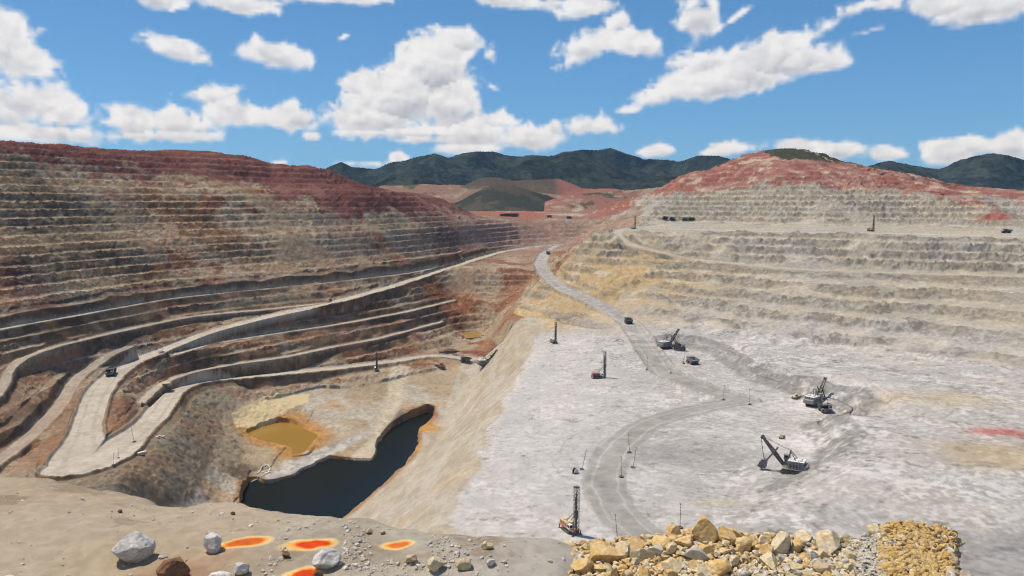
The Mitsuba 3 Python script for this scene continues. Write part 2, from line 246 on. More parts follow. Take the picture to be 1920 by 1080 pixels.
def terrain(x, y, fine=True):
    """elevation, and what the colours need: share of batter, road weight, road index, zone weights"""
    s0 = np.where(y < 2950, sample(GRID, x, np.minimum(y, 2990)), -30.0)
    e = 6.0
    gxs, gys = (sample(GRIDS, x + e, y) - sample(GRIDS, x - e, y)) / (2 * e), (sample(GRIDS, x, y + e) - sample(GRIDS, x, y - e)) / (2 * e)
    slope = np.hypot(gxs, gys)
    # which walls are benched
    wall = sstep(.07, .16, slope) * np.where(s0 < -226, 0, 1) * np.where((y < 560) & (x > -250), 0, 1)
    tan = sstep(-135, -60, x + (y - 640) * -.05) * (s0 < -160) * (y < 1250)     # the tipped slope above the pond is not benched
    nose = ((x > -350) & (x < -225) & (y < 905) & (s0 < -188) & (s0 > -246)) * 1.0
    tan = np.maximum(tan, ((x > -345) & (y < 905) & (s0 < -186)) * 1.0)
    k = wall * (1 - tan)
    right = (x > np.interp(y, [950, 1200, 1300, 1500, 1700, 2050], [-5, 0, 15, 62, 120, 200])) & (s0 > -160)
    step, off = np.where(right, 12.0, 10.0), np.where(right, -96.0, -120.0)
    big, mid, w4 = n3(x, y, 170, 14, 4), n3(x, y, 60, 11, 3), n3(x, y, 18, 12, 2)
    wob = (mid * 7 + w4 * 5 + n3(x, y, 38, 16, 2) * 5) * np.where(right, 1.25, 1.0)
    s = s0 + wob * k
    s = s + np.where(right, 3.0, 4.0) * k * (np.sin(s / 9.7 + 1.0) + .6 * np.sin(s / 23.0))     # benches of unequal height
    s = s * k + s0 * (1 - k)
    f = (s - off) / step; fl = np.floor(f); fr = f - fl
    b = np.clip(np.where(right, .48, .40) + .5 * n3(x, y, 85, 13, 3), .2, .75)
    ramp = np.where(fr < b, .20 * (fr / b) ** 2, .20 + .80 * (fr - b) / (1 - b))
    soft = np.clip(1.0 + 3.6 * big + 2.6 * n3(x, y, 48, 17, 2) - .7 * np.exp(-((x - 110) / 90) ** 2 - ((y - 1230) / 170) ** 2) - .4 * np.exp(-((x + 60) / 75) ** 2 - ((y - 1370) / 130) ** 2) - .45 * sstep(1550, 1750, y) * (x > -420) * (x < 240), .0, 1)             # scree covers some benches
    z = s + k * soft * (off + (fl + ramp) * step - s)
    face = k * sstep(.2, .7, soft) * sstep(b - .02, b + .06, fr); bench = k * soft * sstep(b, b * .55, fr)
    dig, _ = DIG.query(np.stack([x.ravel(), y.ravel()], 1), distance_upper_bound=14); dig = sstep(9, 3, np.minimum(dig, 14).reshape(x.shape)) * (y > 440)
    dist, idx = RTREE.query(np.stack([x.ravel(), y.ravel()], 1), distance_upper_bound=60)
    dist = np.where(np.isfinite(dist), dist, 1e3).reshape(x.shape); idx = np.where(idx < len(RP), idx, 0).reshape(x.shape)
    dist = dist + n3(x, y, 14, 15, 2) * 3.0
    half = RW[idx] + np.where(RI[idx] < 2, 17 * np.exp(-(np.hypot(x - hair[0] - 4, y - hair[1] - 8) / 46) ** 2), 0)
    rw = sstep(half + np.where(RI[idx] < 2, 8.0, 3.5), half - .5, dist)
    near = sstep(900, 1600, y)
    rough = (.22 + np.where(right, .5, .3) * k + .8 * face + .55 * sstep(.12, .4, slope) + .8 * dig + .9 * nose + .9 * sstep(half, half + 2, dist) * (rw > .02) * (x < 60))* (1 - sstep(half + 1.5, half - .3, dist))
    crag = face * 0
    if fine:
        r1, r2 = np.abs(n3(x, y, np.where(right, 11.0, 15.0), 21, 2)) * 2, np.abs(n3(x + 5, y, 6.5, 22, 3)) * 2
        crag = np.clip(.55 - r2 - .5 * r1, -1, 1)
        disp = ((.42 - r1) * 3.2 + (.40 - r2) * 3.4 + n3(x, y, 4.2, 23, 2) * 1.5) * rough * np.where(k + dig + nose > .2, 1, .30) * np.where(right, .8 + .3 * near, .65) * (1 - .35 * dig)
        disp = np.where(dist < half + 10, np.minimum(disp, .4), disp)
        fl_ = (s0 < -150) & (x > -60) & (y < 1010)
        z = z + np.where(fl_, n3(x, y, 4.5, 25, 3) * 1.0 + n3(x, y, 14, 27, 2) * .9 + n3(x, y, 40, 26, 2) * 1.6, 0) * (1 - rw) * .8
    bank = sstep(half - .5, half + 1.2, dist) * sstep(half + 4.2, half + 2.0, dist) * ((RI[idx] < 3) & (RP[idx, 2] != -165)) * 2.2     # safety berm
    z = z * (1 - rw) + (RP[idx, 2]) * rw + (disp if fine else 0) + bank * (1 + 1.2 * n3(x, y, 5, 28, 2))
    for pg, level, steep in ((BLACK, BLACK_Z, .3),) + ((POND, WATER, .9), (OCHRE, OCHRE_Z, .35), (PUDDLE, PUDDLE_Z, .3)):
        sd = signed(pg, x, y, 22)
        sd = sd + (n3(x, y, 9, 31, 2) * 4 + n3(x, y, 24, 32, 2) * 8) * (sd > -22)
        inside = sstep(-2, 3, sd)
        z = np.where(sd > 0, level - np.minimum(sd * .5, 4) - .05, np.where(sd > -5, np.maximum(z, level - sd * .12), z))
    m, which = mountains(x, np.maximum(y, 1.0))
    w = sstep(2500, 2900, y) if True else 0
    z = np.where(y > 2500, np.maximum(z * (1 - w) + np.maximum(m, -34 + n3(x, y, 260, 41) * 12) * w, -1e9), z)
    zm = np.where((y > 2950) & (m > -33), 1 + which, 0)
    if fine:
        z = z + np.where(y > 2950, (n3(x, y, 130, 42, 3) * 22 + n3(x, y, 420, 43, 3) * 50) * (zm > 0) * sstep(2950, 3600, y), 0)
    cw = sstep(half + 1.5, half - 1, dist) * sstep(-1.3, -.5, z - RP[idx, 2])
    return z, dict(face=face, rw=cw, ri=RI[idx], rd=RD[idx], s=s0, slope=slope, k=k, m=zm, dist=dist, crag=crag, dig=dig, soft=soft, half=half, bench=bench)

# a fan of columns x = t*y with rows where the ground shows most
NC, NR, NEAR, FARY = 1280, 940, 130.0, 11500.0
tm = math.tan(math.radians(36.5)); tt = np.concatenate([np.linspace(-2.2, -tm, 50)[:-1], np.linspace(-tm, tm, NC - 98), np.linspace(tm, 2.2, 50)[1:]])
tc = np.interp(np.linspace(0, NC - 1, 200), np.arange(NC), tt); yf = np.exp(np.linspace(math.log(NEAR), math.log(FARY), 2400))
YY, TT = np.meshgrid(yf, tc)
zc, _ = terrain(TT * YY, YY, fine=False)
ang = zc / YY
top = np.maximum.accumulate(ang, 1)
seen = np.where(ang[:, 1:] >= top[:, :-1] - .004, 1.0, .12) * np.where(YY[:, 1:] < 330, .1, 1)
dens = np.abs(np.diff(ang, axis=1)) * 804 * seen + np.diff(np.log(YY), axis=1) * 55 * seen + 1e-4
dens = gaussian_filter(dens, [1.3, 4.0]); cum = np.concatenate([np.zeros((len(tc), 1)), np.cumsum(dens, 1)], 1); cum /= cum[:, -1:]
cumt = map_coordinates(cum, np.meshgrid(np.linspace(0, len(tc) - 1, NC), np.arange(len(yf)), indexing='ij'), order=1)
rows = np.stack([np.interp(np.linspace(0, 1, NR), c, yf) for c in cumt])
Yg, Xg = rows, rows * tt[:, None]
Zg, info = terrain(Xg, Yg)
Vg = np.stack([Xg, Yg, Zg], -1)

# ------------------------------------------------------------------ ground colours (rock and dust, with dark crevices and cracks painted in)
C = lambda *c: np.array(c, float)
def lay(col, c, w): return col * (1 - w[..., None]) + np.asarray(c) * w[..., None]
def blob(x, y, p, r, asp=1.0): return np.exp(-(((x - p[0]) / (r * asp)) ** 2 + ((y - p[1]) / r) ** 2))
def ground_colour(x, y, z, i):
    face, rw, s, k, crag, soft = i['face'], i['rw'], i['s'], i['k'], i['crag'], i['soft']
    N = lambda sc, seed, octv: meshkit.fbm(np.stack([x / sc, y / sc, z / sc + seed * 7.3], -1), octv, seed) - .5
    a, b, c, d = N(150, 51, 4), N(42, 52, 4), N(9, 53, 3), N(300, 54, 3)
    e, g, h = N(24, 55, 4), N(90, 56, 4), N(2.6, 60, 2)
    one = np.ones(x.shape + (3,))
    # left wall: tan scree and dust over olive, grey and brown rock, rust patches
    scree = lay(one * C(.27, .215, .15), C(.32, .275, .205), sstep(-.04, .1, b + .4 * e)); scree = lay(scree, C(.235, .20, .15), sstep(.02, .14, g))
    scree = lay(scree, C(.235, .155, .105), sstep(.03, .13, a + .5 * b) * .8); scree = lay(scree, C(.25, .13, .075), sstep(.07, .15, g + .5 * e - .25 * d + .09 * sstep(-120, -175, s)) * .85)
    scree = lay(scree, C(.16, .07, .06), sstep(.09, .17, -a + .6 * e) * .8)
    rock = lay(one * C(.33, .27, .19), C(.31, .225, .155), sstep(.0, .1, a + .5 * b)); rock = lay(rock, C(.245, .205, .15), sstep(.06, .14, -g + .5 * e))
    rock = lay(rock, C(.19, .10, .06), sstep(.09, .16, g + .5 * e - .25 * d + .09 * sstep(-120, -175, s)))
    col = lay(scree, rock, face * .85)
    for p, r, asp, cc in ((Q(40, 440, 895), 42, 1.3, (.27, .215, .14)), (Q(95, 515, 850), 38, 1.7, (.14, .075, .07)), (Q(360, 445, 1160), 34, 2.4, (.26, .14, .075)), (Q(160, 545, 900), 25, 1.2, (.25, .21, .14)), (Q(700, 590, 1180), 42, 1.0, (.22, .085, .035)), (Q(840, 580, 1340), 55, 1.0, (.20, .075, .035)), (Q(840, 475, 1620), 60, 1.5, (.24, .14, .12)), (Q(60, 345, 980), 60, 3, (.20, .165, .115)), (Q(200, 600, 880), 20, 3, (.25, .24, .21)), (Q(340, 630, 920), 20, 2, (.2, .12, .08))):
        col = lay(col, C(*cc) * (1 - .45 * face[..., None]), np.clip(blob(x + 60 * b, y + 60 * e, p, r, asp) * 1.5, 0, 1) * .8)
    col = lay(col, C(.33, .30, .25), sstep(.2, .26, c + .2 * e) * .4 * k)
    col = lay(col, C(.36, .325, .265), sstep(.16, .26, h + .5 * c) * .35 * k); col = lay(col, C(.10, .075, .055), sstep(.10, .24, -h - .5 * c + .08 * face) * (.12 + .26 * face) * k)  # pale rubble specks; dark cracks painted in to give the faces shaded fractures
    col = lay(col, C(.215, .16, .115), np.clip(blob(x + 60 * b, y + 60 * e, Q(60, 720, 690), 85, 1.0) * 1.4, 0, 1) * .75 * (1 - .4 * face))
    col = lay(col, C(.27, .18, .15), np.clip(blob(x + 80 * b, y + 80 * e, Q(950, 440, 1960), 230, 1.2) * 1.6, 0, 1) * .75)
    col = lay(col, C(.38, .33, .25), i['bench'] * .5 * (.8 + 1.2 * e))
    # red spoil on the left dump
    zb = np.interp(x, [-650, -547, -405, -290, -100], [52, 45, 18, -18, -24])
    red = sstep(-5, 5, s - zb + 70 * b + 30 * c) * (x < 150) * (y > 700)
    redc = lay(one * C(.165, .082, .072), C(.20, .112, .092), sstep(-.02, .1, b)); redc = lay(redc, C(.155, .068, .058), np.clip(face * 1.1, 0, 1) * .8)
    col = lay(col, redc, red)
    # plateau and middle hills
    plat = sstep(1800, 2150, y) * (x < 420) * sstep(-60, -30, s)
    col = lay(col, C(.24, .165, .13), plat); col = lay(col, C(.27, .115, .09), plat * sstep(-.02, .12, a + .5 * b)); col = lay(col, C(.33, .31, .27), plat * sstep(.06, .16, -a + .5 * b))
    # right: cream and grey rock, yellow nose
    edge = np.interp(y, [600, 950, 1200, 1300, 1500, 1900, 2050], [-20, -12, 4, 18, 140, 300, 330])
    rt = sstep(-4, 6, x - edge + 26 * e + 20 * b) * (s > -166) * (y < 2500)
    cream = lay(one * C(.34, .325, .275), C(.385, .355, .28), sstep(-.04, .1, a + .4 * b)); cream = lay(cream, C(.34, .335, .315), sstep(.0, .12, -g + .3 * e) * .8)
    low_ = sstep(-118, -150, s + 60 * b); cream = lay(cream, C(.40, .395, .385), low_ * .85)
    cream = lay(cream, C(.41, .31, .165), np.clip((blob(x, y, (130, 1260), 185, .9) + blob(x, y, (40, 1120), 70, .8)) * 1.25 * (1 + 1.8 * b), 0, 1) * .92 * (1 - .4 * face))
    cream = lay(cream, C(.33, .155, .085), np.clip(blob(x + 40 * b, y, P(1055, 500, -116), 45, .5) * 1.4, 0, 1) * .7)
    cream = lay(cream, C(.30, .30, .30), np.clip(blob(x + 50 * b, y + 30 * b, P(1500, 470, -72), 60, .5) * 1.3, 0, 1) * .7)
    dark = lay(one * C(.205, .185, .15), C(.24, .235, .225), low_)
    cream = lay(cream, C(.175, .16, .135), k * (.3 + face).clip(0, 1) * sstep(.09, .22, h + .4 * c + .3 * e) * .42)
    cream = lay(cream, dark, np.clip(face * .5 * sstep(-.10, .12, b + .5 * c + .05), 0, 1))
    cream = lay(cream, C(.145, .13, .11), (face * .9 + .25) * k * sstep(.25, .45, crag + .9 * c + .5 * h) * .6)  # crevice darkness painted into the rock colour along the crag noise
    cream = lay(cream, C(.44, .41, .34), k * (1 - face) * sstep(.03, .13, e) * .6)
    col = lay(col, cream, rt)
    zr = np.interp(x, [150, 300, 450, 640, 860, 900, 1100], [-25, 5, 25, 44, 26, 2, 0])
    redr = sstep(-4, 6, s - zr + 60 * b + 40 * c) * (x > 150) * (y > 1450)
    rr = lay(one * C(.275, .142, .122), C(.32, .20, .16), sstep(.04, .13, e + .5 * c)); rr = lay(rr, C(.40, .345, .25), sstep(.12, .2, b + .5 * e) * .8); rr = lay(rr, C(.22, .09, .07), sstep(.05, .14, -e + .4 * c + .10 * face) * .75)
    col = lay(col, rr, redr)
    col = lay(col, C(.30, .12, .095), np.clip(blob(x + 30 * b, y, Q(1862, 398, 1540), 22, 1.1) * 1.6, 0, 1) * (x > 800))
    cone = sstep(-3, 4, s - 106 + 16 * c + 10 * b) * (x > 690 + 60 * b) * (x < 930) * (y > 2080)
    col = lay(col, C(.055, .062, .042), cone); col = lay(col, C(.30, .25, .18), cone * sstep(7, 3, np.abs(x - 815 - (s - 130) * -1.3 + 20 * c)))
    # grey bench floor
    rim = np.interp(y, [100, 400, 560, 700, 950, 1000], [-60, -34, -20, -6, 28, 40])
    fl = sstep(-3, 3, x - rim - 34 * b - 10 * c) * (s < -146) * sstep(1005, 960, y + 120 * b + 30 * c)
    wheel = n3(x * .5 + y * .1, y * 1.3, 5, 59, 3)
    west = sstep(110, 20, x - (y - 500) * .12 + 60 * b)
    grey = lay(one * C(.38, .377, .368), C(.445, .443, .436), west)
    for (u, v), seed, w in (((1330, 850), 63, 1.0), ((1470, 760), 64, .8), ((1750, 980), 65, .9)):       # tyre tracks curve round the digging places
        p = P(u, v, -165); rr_ = np.hypot(x - p[0], y - p[1]); an = np.arctan2(y - p[1], x - p[0])
        trk = meshkit.fbm(np.stack([rr_ / 2.6, an * 2.2, 0 * rr_ + seed], -1), 2, seed) - .5
        near_ = np.exp(-(rr_ / 130) ** 2) * w
        grey = lay(grey, C(.52, .52, .52), sstep(.10, .22, trk) * near_ * .65); grey = lay(grey, C(.285, .285, .28), sstep(.10, .24, -trk) * near_ * .6); grey = lay(grey, C(.49, .492, .50), sstep(.06, .18, .8 * c + .6 * h + .3 * e) * .5)
    grey = lay(grey, C(.31, .31, .31), sstep(.05, .17, .7 * c + .5 * h - .4 * e + .4 * wheel) * .5); grey = lay(grey, C(.37, .35, .30), sstep(.10, .2, d + .6 * b) * .35)
    grey = lay(grey, C(.24, .24, .235), sstep(.20, .28, -c - .5 * h) * .6)
    for p, r, asp, cc, w in ((P(1880, 812, -152), 10, 2.2, (.40, .14, .12), .8), (P(1860, 850, -152), 22, 1.6, (.36, .30, .2), .8), (P(1720, 750, -152), 20, 3.2, (.40, .355, .26), .7), (P(1850, 862, -152), 5, 1.6, (.22, .2, .17), .8), (P(1345, 945, -165), 6, 2.2, (.40, .36, .25), .6), (P(1880, 1020, -157), 26, 2.2, (.26, .26, .26), .9), (P(1260, 850, -165), 22, 2.5, (.27, .27, .265), .8), (P(1560, 760, -165), 26, 1.4, (.54, .54, .54), .8), (P(1530, 830, -165), 22, 1.5, (.56, .56, .56), .8)):
        grey = lay(grey, C(*cc), np.clip(blob(x + 26 * e, y + 26 * b, p, r, asp) * 1.4, 0, 1) * w)
    grey = lay(grey, C(.20, .20, .195), i['dig'] * sstep(-.1, .3, crag + c) * .8)
    col = lay(col, grey, fl)
    # tipped slope over the pond
    tn = sstep(6, -4, x - rim - 34 * b - 10 * c) * (x > np.interp(y, [400, 640, 770, 900, 1150], [-190, -150, -118, -80, -70])) * (y < 1150) * (s < -158)
    sl = n3(x, y * .25 + x * .2, 6, 57, 3)
    tan = lay(one * C(.365, .33, .26), C(.40, .375, .325), sstep(-.05, .1, sl)); tan = lay(tan, C(.40, .335, .22), sstep(.08, .2, d + b) * .4); tan = lay(tan, C(.27, .24, .195), sstep(.1, .22, h + .3 * c) * .6); tan = lay(tan, C(.48, .46, .41), sstep(.12, .24, -h + .3 * e) * .6); tan = lay(tan, C(.29, .255, .20), sstep(.1, .22, -sl) * .35); tan = lay(tan, C(.43, .41, .37), sstep(.05, .16, g + .4 * e) * .6)
    col = lay(col, tan, tn)
    # lower pit: pale mud, ochre stain round the water, cream sediment
    low = sstep(-222, -228, s) * (1 - tn) * (x > -330)
    mud = lay(np.ones(x.shape + (3,)) * C(.33, .275, .195), C(.37, .345, .29), sstep(-.02, .1, a + b)); mud = lay(mud, C(.34, .215, .10), sstep(.08, .17, b - .3 * a) * .55)
    col = lay(col, mud, low)
    for pg, r, cc in ((OCHRE, 24, (.36, .19, .06)), (POND, 6, (.27, .15, .07))):
        col = lay(col, C(*cc), sstep(-r, -r * .2, signed(pg, x, y, 30) + 9 * b) * .85)
    col = lay(col, C(.10, .08, .06), np.clip(blob(x + 10 * c, y, P(452, 892, -246), 20, .45) * 1.6, 0, 1) * .85); col = lay(col, C(.09, .085, .075), np.clip(blob(x + 10 * c, y, P(742, 786, -246), 22, .6) * 1.4, 0, 1) * .7)  # dark pond banks; the left cliff has its shade painted in with its rock
    for p, r_, as_, cc in ((P(797, 806, -249), 17, .9, (.42, .23, .06)), (P(776, 838, -249), 13, .6, (.45, .27, .08)), (P(808, 790, -249), 12, .8, (.30, .16, .09))): col = lay(col, C(*cc), np.clip(blob(x + 12 * e, y + 12 * c, p, r_, as_) * 1.5, 0, 1) * .8)
    col = lay(col, C(.52, .44, .27), sstep(-2, 2, signed(SEDIMENT, x, y, 30) + 4 * b)); calm = sstep(-3, 3, signed(SEDIMENT, x, y, 30))
    col = lay(col, lay(one * C(.36, .35, .325), C(.43, .42, .39), sstep(-.05, .1, c)), sstep(-4, 4, signed(SPIT, x, y, 30) + 8 * b + 10 * c)); col = lay(col, C(.43, .385, .30), sstep(-4, 4, signed(RAMP, x, y, 30) + 8 * b))
    nose = sstep(-187, -190, s) * sstep(-250, -245, s) * (x > -345) * (x < -235) * (y < 880) * (1 - low)
    col = lay(col, C(.24, .21, .155), nose * .9); col = lay(col, C(.17, .15, .115), nose * sstep(.03, .12, e + .6 * c)); col = lay(col, C(.27, .19, .125), nose * sstep(.05, .13, -b + .3 * e) * .7)
    side = sstep(i['half'] + .5, i['half'] + 2, i['dist']) * sstep(i['half'] + 11, i['half'] + 7, i['dist']) * sstep(.8, .6, i['nz']) * (x < 60)
    sc_ = lay(one * C(.12, .087, .057), C(.18, .135, .09), sstep(-.04, .1, c + .6 * e)); sc_ = lay(sc_, C(.10, .078, .06), sstep(.06, .16, h - .3 * e)); sc_ = lay(sc_, C(.22, .125, .08), sstep(.06, .14, b - .3 * e))
    col = lay(col, sc_, side * .9)
    # dust on the roads
    lane = np.abs(i['dist'] / i['half'] - .45)
    pale = lay(one * C(.45, .42, .36), C(.38, .345, .29), sstep(-.02, .12, b + .5 * c)); pale = lay(pale, C(.30, .275, .235), sstep(.16, .05, lane) * .4)
    pale = lay(pale, C(.325, .322, .31) * (1 + .4 * c[..., None]), (x > 0) * 1.0 * (s < -100)); pale = lay(pale, C(.288, .286, .275) * (1 + .4 * c[..., None]), (x > 0) * (y < 900) * (s < -155) * .85); pale = lay(pale, C(.42, .41, .395), (x > 100) * (s > -60) * 1.0)
    pale = lay(pale, C(.44, .43, .41), (x > 0) * sstep(.10, .03, np.abs(i['dist'] / i['half'] - .55 + .5 * e)) * .5)
    col = lay(col, pale, rw * i['rd'])
    berm = sstep(i['half'] + .2, i['half'] + 1.4, i['dist']) * sstep(i['half'] + 4.5, i['half'] + 3, i['dist']) * (i['ri'] < 3) * sstep(.66, .85, i['nz'])
    col = lay(col, C(.22, .19, .145), berm * np.where(x > -60, .35, .75))
    # forested mountains, and the nearer hills in front of them
    m = i['m']
    tr = N(70, 61, 4); forest = lay(one * C(.022, .033, .030), C(.042, .054, .044), sstep(-.05, .12, a + tr)); forest = forest * (1 + 1.3 * N(22, 66, 2))[..., None]; forest = lay(forest, C(.13, .10, .075), sstep(.16, .24, N(260, 62, 5)) * (i['m'] == 4) * .8)
    col = np.where((m > 0)[..., None], forest, col)
    col = np.where((m == 5)[..., None], lay(lay(one * C(.24, .155, .12), C(.30, .27, .215), sstep(-.02, .1, a + .5 * b)), C(.10, .10, .075), sstep(.05, .12, -g + .5 * a)), col)
    col = np.where((m == 6)[..., None], lay(one * C(.045, .052, .043), C(.075, .07, .055), sstep(0, .12, a + b)), col)
    col = np.where((m == 7)[..., None], lay(np.ones(x.shape + (3,)) * C(.095, .08, .062), C(.27, .125, .10), sstep(200, 260, x) * sstep(700, 560, x)), col)
    col = np.where((m == 8)[..., None], lay(lay(one * C(.25, .13, .105), C(.08, .08, .055), sstep(0, .1, a + b)), C(.28, .22, .17), sstep(.04, .14, -a + b)), col)
    return np.clip(col * (1 + ((.45 * c + .25 * b + np.where(m > 0, .3, .75 - .35 * rw) * h) * (1 - .7 * np.clip(calm, 0, 1)))[..., None]), .008, .75)
SEDIMENT = poly(-231, (433, 782), (493, 758), (540, 749), (580, 743), (579, 753), (520, 772), (442, 793)).buffer(0)
SPIT = poly(-249, (490, 896), (500, 908), (546, 893), (582, 874), (616, 857), (690, 828), (680, 822), (600, 850), (540, 875)).buffer(0)
RAMP = poly(-240, (735, 712), (770, 716), (745, 770), (720, 800), (705, 850), (640, 858), (690, 815), (715, 770)).buffer(0)
_t = np.stack(np.gradient(Vg, axis=0), 0) if False else None
_du, _dv = np.gradient(Vg, axis=0), np.gradient(Vg, axis=1)
_nn = np.cross(_du, _dv); info['nz'] = np.abs(_nn[..., 2]) / (np.linalg.norm(_nn, axis=-1) + 1e-9)
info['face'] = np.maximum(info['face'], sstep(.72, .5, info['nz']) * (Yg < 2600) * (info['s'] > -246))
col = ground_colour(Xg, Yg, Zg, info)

# ------------------------------------------------------------------ split the one sheet into named ground
ij = np.arange(NC * NR).reshape(NC, NR)
q = np.stack([ij[:-1, :-1], ij[1:, :-1], ij[1:, 1:], ij[:-1, 1:]], -1).reshape(-1, 4)
cell = lambda a: (a[:-1, :-1] + a[1:, 1:]).reshape(-1) / 2
fx, fy, fs = cell(Xg), cell(Yg), cell(info['s']); frw = cell(info['rw']); fri = info['ri'][:-1, :-1].reshape(-1); fm = info['m'][:-1, :-1].reshape(-1)
kind = np.full(len(q), 'pit_terrain', object)
kind[(fx < 40) & (fs < -24) & (fx > -900)] = 'west_pit_wall'
kind[(fx > np.interp(fy, [950, 1200, 1300, 1500, 1700, 2050], [-5, 0, 15, 62, 80, 150])) & (fy > 940) & (fs < -45)] = 'east_pit_wall'
kind[(fx > 200) & (fs < -49) & (fs > -152) & (fy > 640)] = 'east_pit_wall'
kind[(fx > np.interp(fy, [100, 400, 560, 700, 950], [-60, -34, -20, -6, 28])) & (fs < -150) & (fy < 960)] = 'pit_bench_floor'
kind[(fs < -160) & (fx > np.interp(fy, [400, 640, 770, 900, 1150], [-190, -150, -118, -80, -70])) & (fx < np.interp(fy, [100, 400, 560, 700, 950], [-60, -34, -20, -6, 28])) & (fy < 1100)] = 'tipped_slope'
kind[(fs < -222) & (kind == 'west_pit_wall')] = 'pit_bottom'
kind[(fx < -100) & (fs >= -24) & (fy < 2000)] = 'red_spoil_dump'
kind[(fx > 150) & (fs >= -45) & (fy > 1450) & (fy < 2500)] = 'red_hill'
kind[(fy > 2000) & (fx < 250) & (fs > -60)] = 'plateau'
kind[fy > 2500] = 'plateau'
for k in range(len(RIDGES)):
    kind[fm == k + 1] = ['mountain', 'mountain_001', 'mountain_002', 'mountain_003', 'hill', 'hill_001', 'hill_002', 'hill_003'][k]
for i, name in enumerate(ROADS):
    kind[(frw > .5) & (fri == i)] = name
LAND = {'type': 'diffuse', 'reflectance': {'type': 'mesh_attribute', 'name': 'vertex_color'}}
scene['land_material'] = {'type': 'twosided', 'bsdf': LAND}
V, CO = Vg.reshape(-1, 3), col.reshape(-1, 3)
fv = np.vstack([q[:, [0, 1, 2]], q[:, [0, 2, 3]]])
_n = np.zeros_like(V); _fn = np.cross(V[fv[:, 1]] - V[fv[:, 0]], V[fv[:, 2]] - V[fv[:, 0]])
for c in range(3): np.add.at(_n, fv[:, c], _fn)
_n /= np.linalg.norm(_n, axis=1, keepdims=True) + 1e-12
if _n[:, 2].mean() < 0: q = q[:, ::-1]; _n = -_n
for name in dict.fromkeys(kind):
    f = q[kind == name]
    use, inv = np.unique(f, return_inverse=True); f = inv.reshape(-1, 4)
    path = meshkit.write_ply((V[use], f), False, color=CO[use], normals=_n[use])
    scene[name] = {'type': 'ply', 'filename': path, 'face_normals': False, 'bsdf': {'type': 'ref', 'id': 'land_material'}}
    labels[name] = {'kind': 'structure'}

# ------------------------------------------------------------------ water
def sheet(pg, z, grow):
    pg = pg.buffer(grow); m = trimesh.creation.extrude_polygon(pg, .05, engine='earcut'); m.apply_translation([0, 0, z - .05]); return m
scene['dark_water'] = {'type': 'principled', 'base_color': {'type': 'rgb', 'value': [.010, .014, .0135]}, 'roughness': .14, 'specular': .05}
scene['ochre_water'] = {'type': 'principled', 'base_color': {'type': 'rgb', 'value': [.25, .15, .03]}, 'roughness': .15, 'specular': .4}
for key, pg, z, m in (('pond', POND, WATER, 'dark_water'), ('ochre_pond', OCHRE, OCHRE_Z, 'ochre_water'), ('ochre_pond_001', PUDDLE, PUDDLE_Z, 'ochre_water'), ('puddle', BLACK, BLACK_Z, 'dark_water')):
    scene[key] = mikit.ply(sheet(pg, z, 6.0), m); labels[key] = {'kind': 'structure'}

# ------------------------------------------------------------------ the ledge below the viewpoint
LZ = -20.0
cr = np.array([P(u, v, LZ)[:2] for u, v in [(-250, 868), (-60, 880), (0, 883), (60, 888), (130, 892), (180, 899), (215, 903), (250, 908), (300, 930), (350, 931), (430, 926), (455, 933), (480, 949), (520, 954), (560, 961), (600, 968), (650, 977), (700, 986), (750, 1000), (820, 1008), (900, 1008), (1000, 1010), (1100, 1012), (1300, 1016), (1600, 1020), (1770, 1028), (1800, 1052), (1822, 1085), (1850, 1130), (1930, 1200), (2200, 1300)]])
ct, cy = cr[:, 0] / cr[:, 1], cr[:, 1]
def ledge_height(x, y, fine=True):
    t = x / np.maximum(y, .5)
    yc = np.interp(t, ct, cy) + (n3(x * 1.0, 0 * y, 2.2, 71, 3) * 1.3 + n3(x, 0 * y, 9, 72, 2) * 1.2)
    z = LZ + n3(x, y, 11, 73, 2) * .9 + .35 * np.sin(y * .45 + 1.2 * n3(x, y, 9, 74, 1) + x * .05)
    if fine:
        z = z + n3(x, y, 2.6, 75, 4) * .55 + n3(x * .45 + y * .2, y, .8, 76, 3) * .28 - np.maximum(0, n3(x * .35 + y * .1, y, 1.6, 78, 3) - .08) * .9
        z = z - .8 * sstep(.045, .10, x / np.maximum(y, .5)) * sstep(.60, .58, x / np.maximum(y, .5)) * sstep(39, 42.0, y)
    z = np.where(y < 38, z + (38 - y) * .495, z)
    z = np.minimum(z, -1.7)
    past = y - yc
    edge = np.where(past > 0, -1.35 * past - .4 * (1 - np.exp(-past / .6)), 0) + np.where((past > -1.6) & (past <= 0), -.10 * (past + 1.6) ** 2, np.where(past > 0, -.256, 0))
    if fine:
        edge = edge + np.where(past > 0, n3(x, y, 5, 77, 3) * 5 * np.clip(past / 10, 0, 1), 0)
    return z + edge, past
lc = np.concatenate([np.linspace(-1.6, -.70, 30)[:-1], np.linspace(-.70, .12, 860)[:-1], np.linspace(.12, .68, 250)[:-1], np.linspace(.68, 1.6, 30)])
yc = np.interp(lc, ct, cy)
lr = np.concatenate([np.linspace(1.5, 40, 24)[:-1]]); ry = []
body = np.linspace(0, 1, 150)
lY = np.concatenate([np.repeat(lr[None], len(lc), 0), 40 + (yc[:, None] + 2.0 - 40) * body[None], yc[:, None] + 2.0 + np.array([.5, 1, 2, 4, 7, 12, 20, 32, 50, 75, 105])[None]], 1)
lY = np.maximum.accumulate(lY, 1) + np.arange(lY.shape[1])[None] * 1e-4
lX = lY * lc[:, None]
lZ, past = ledge_height(lX, lY)
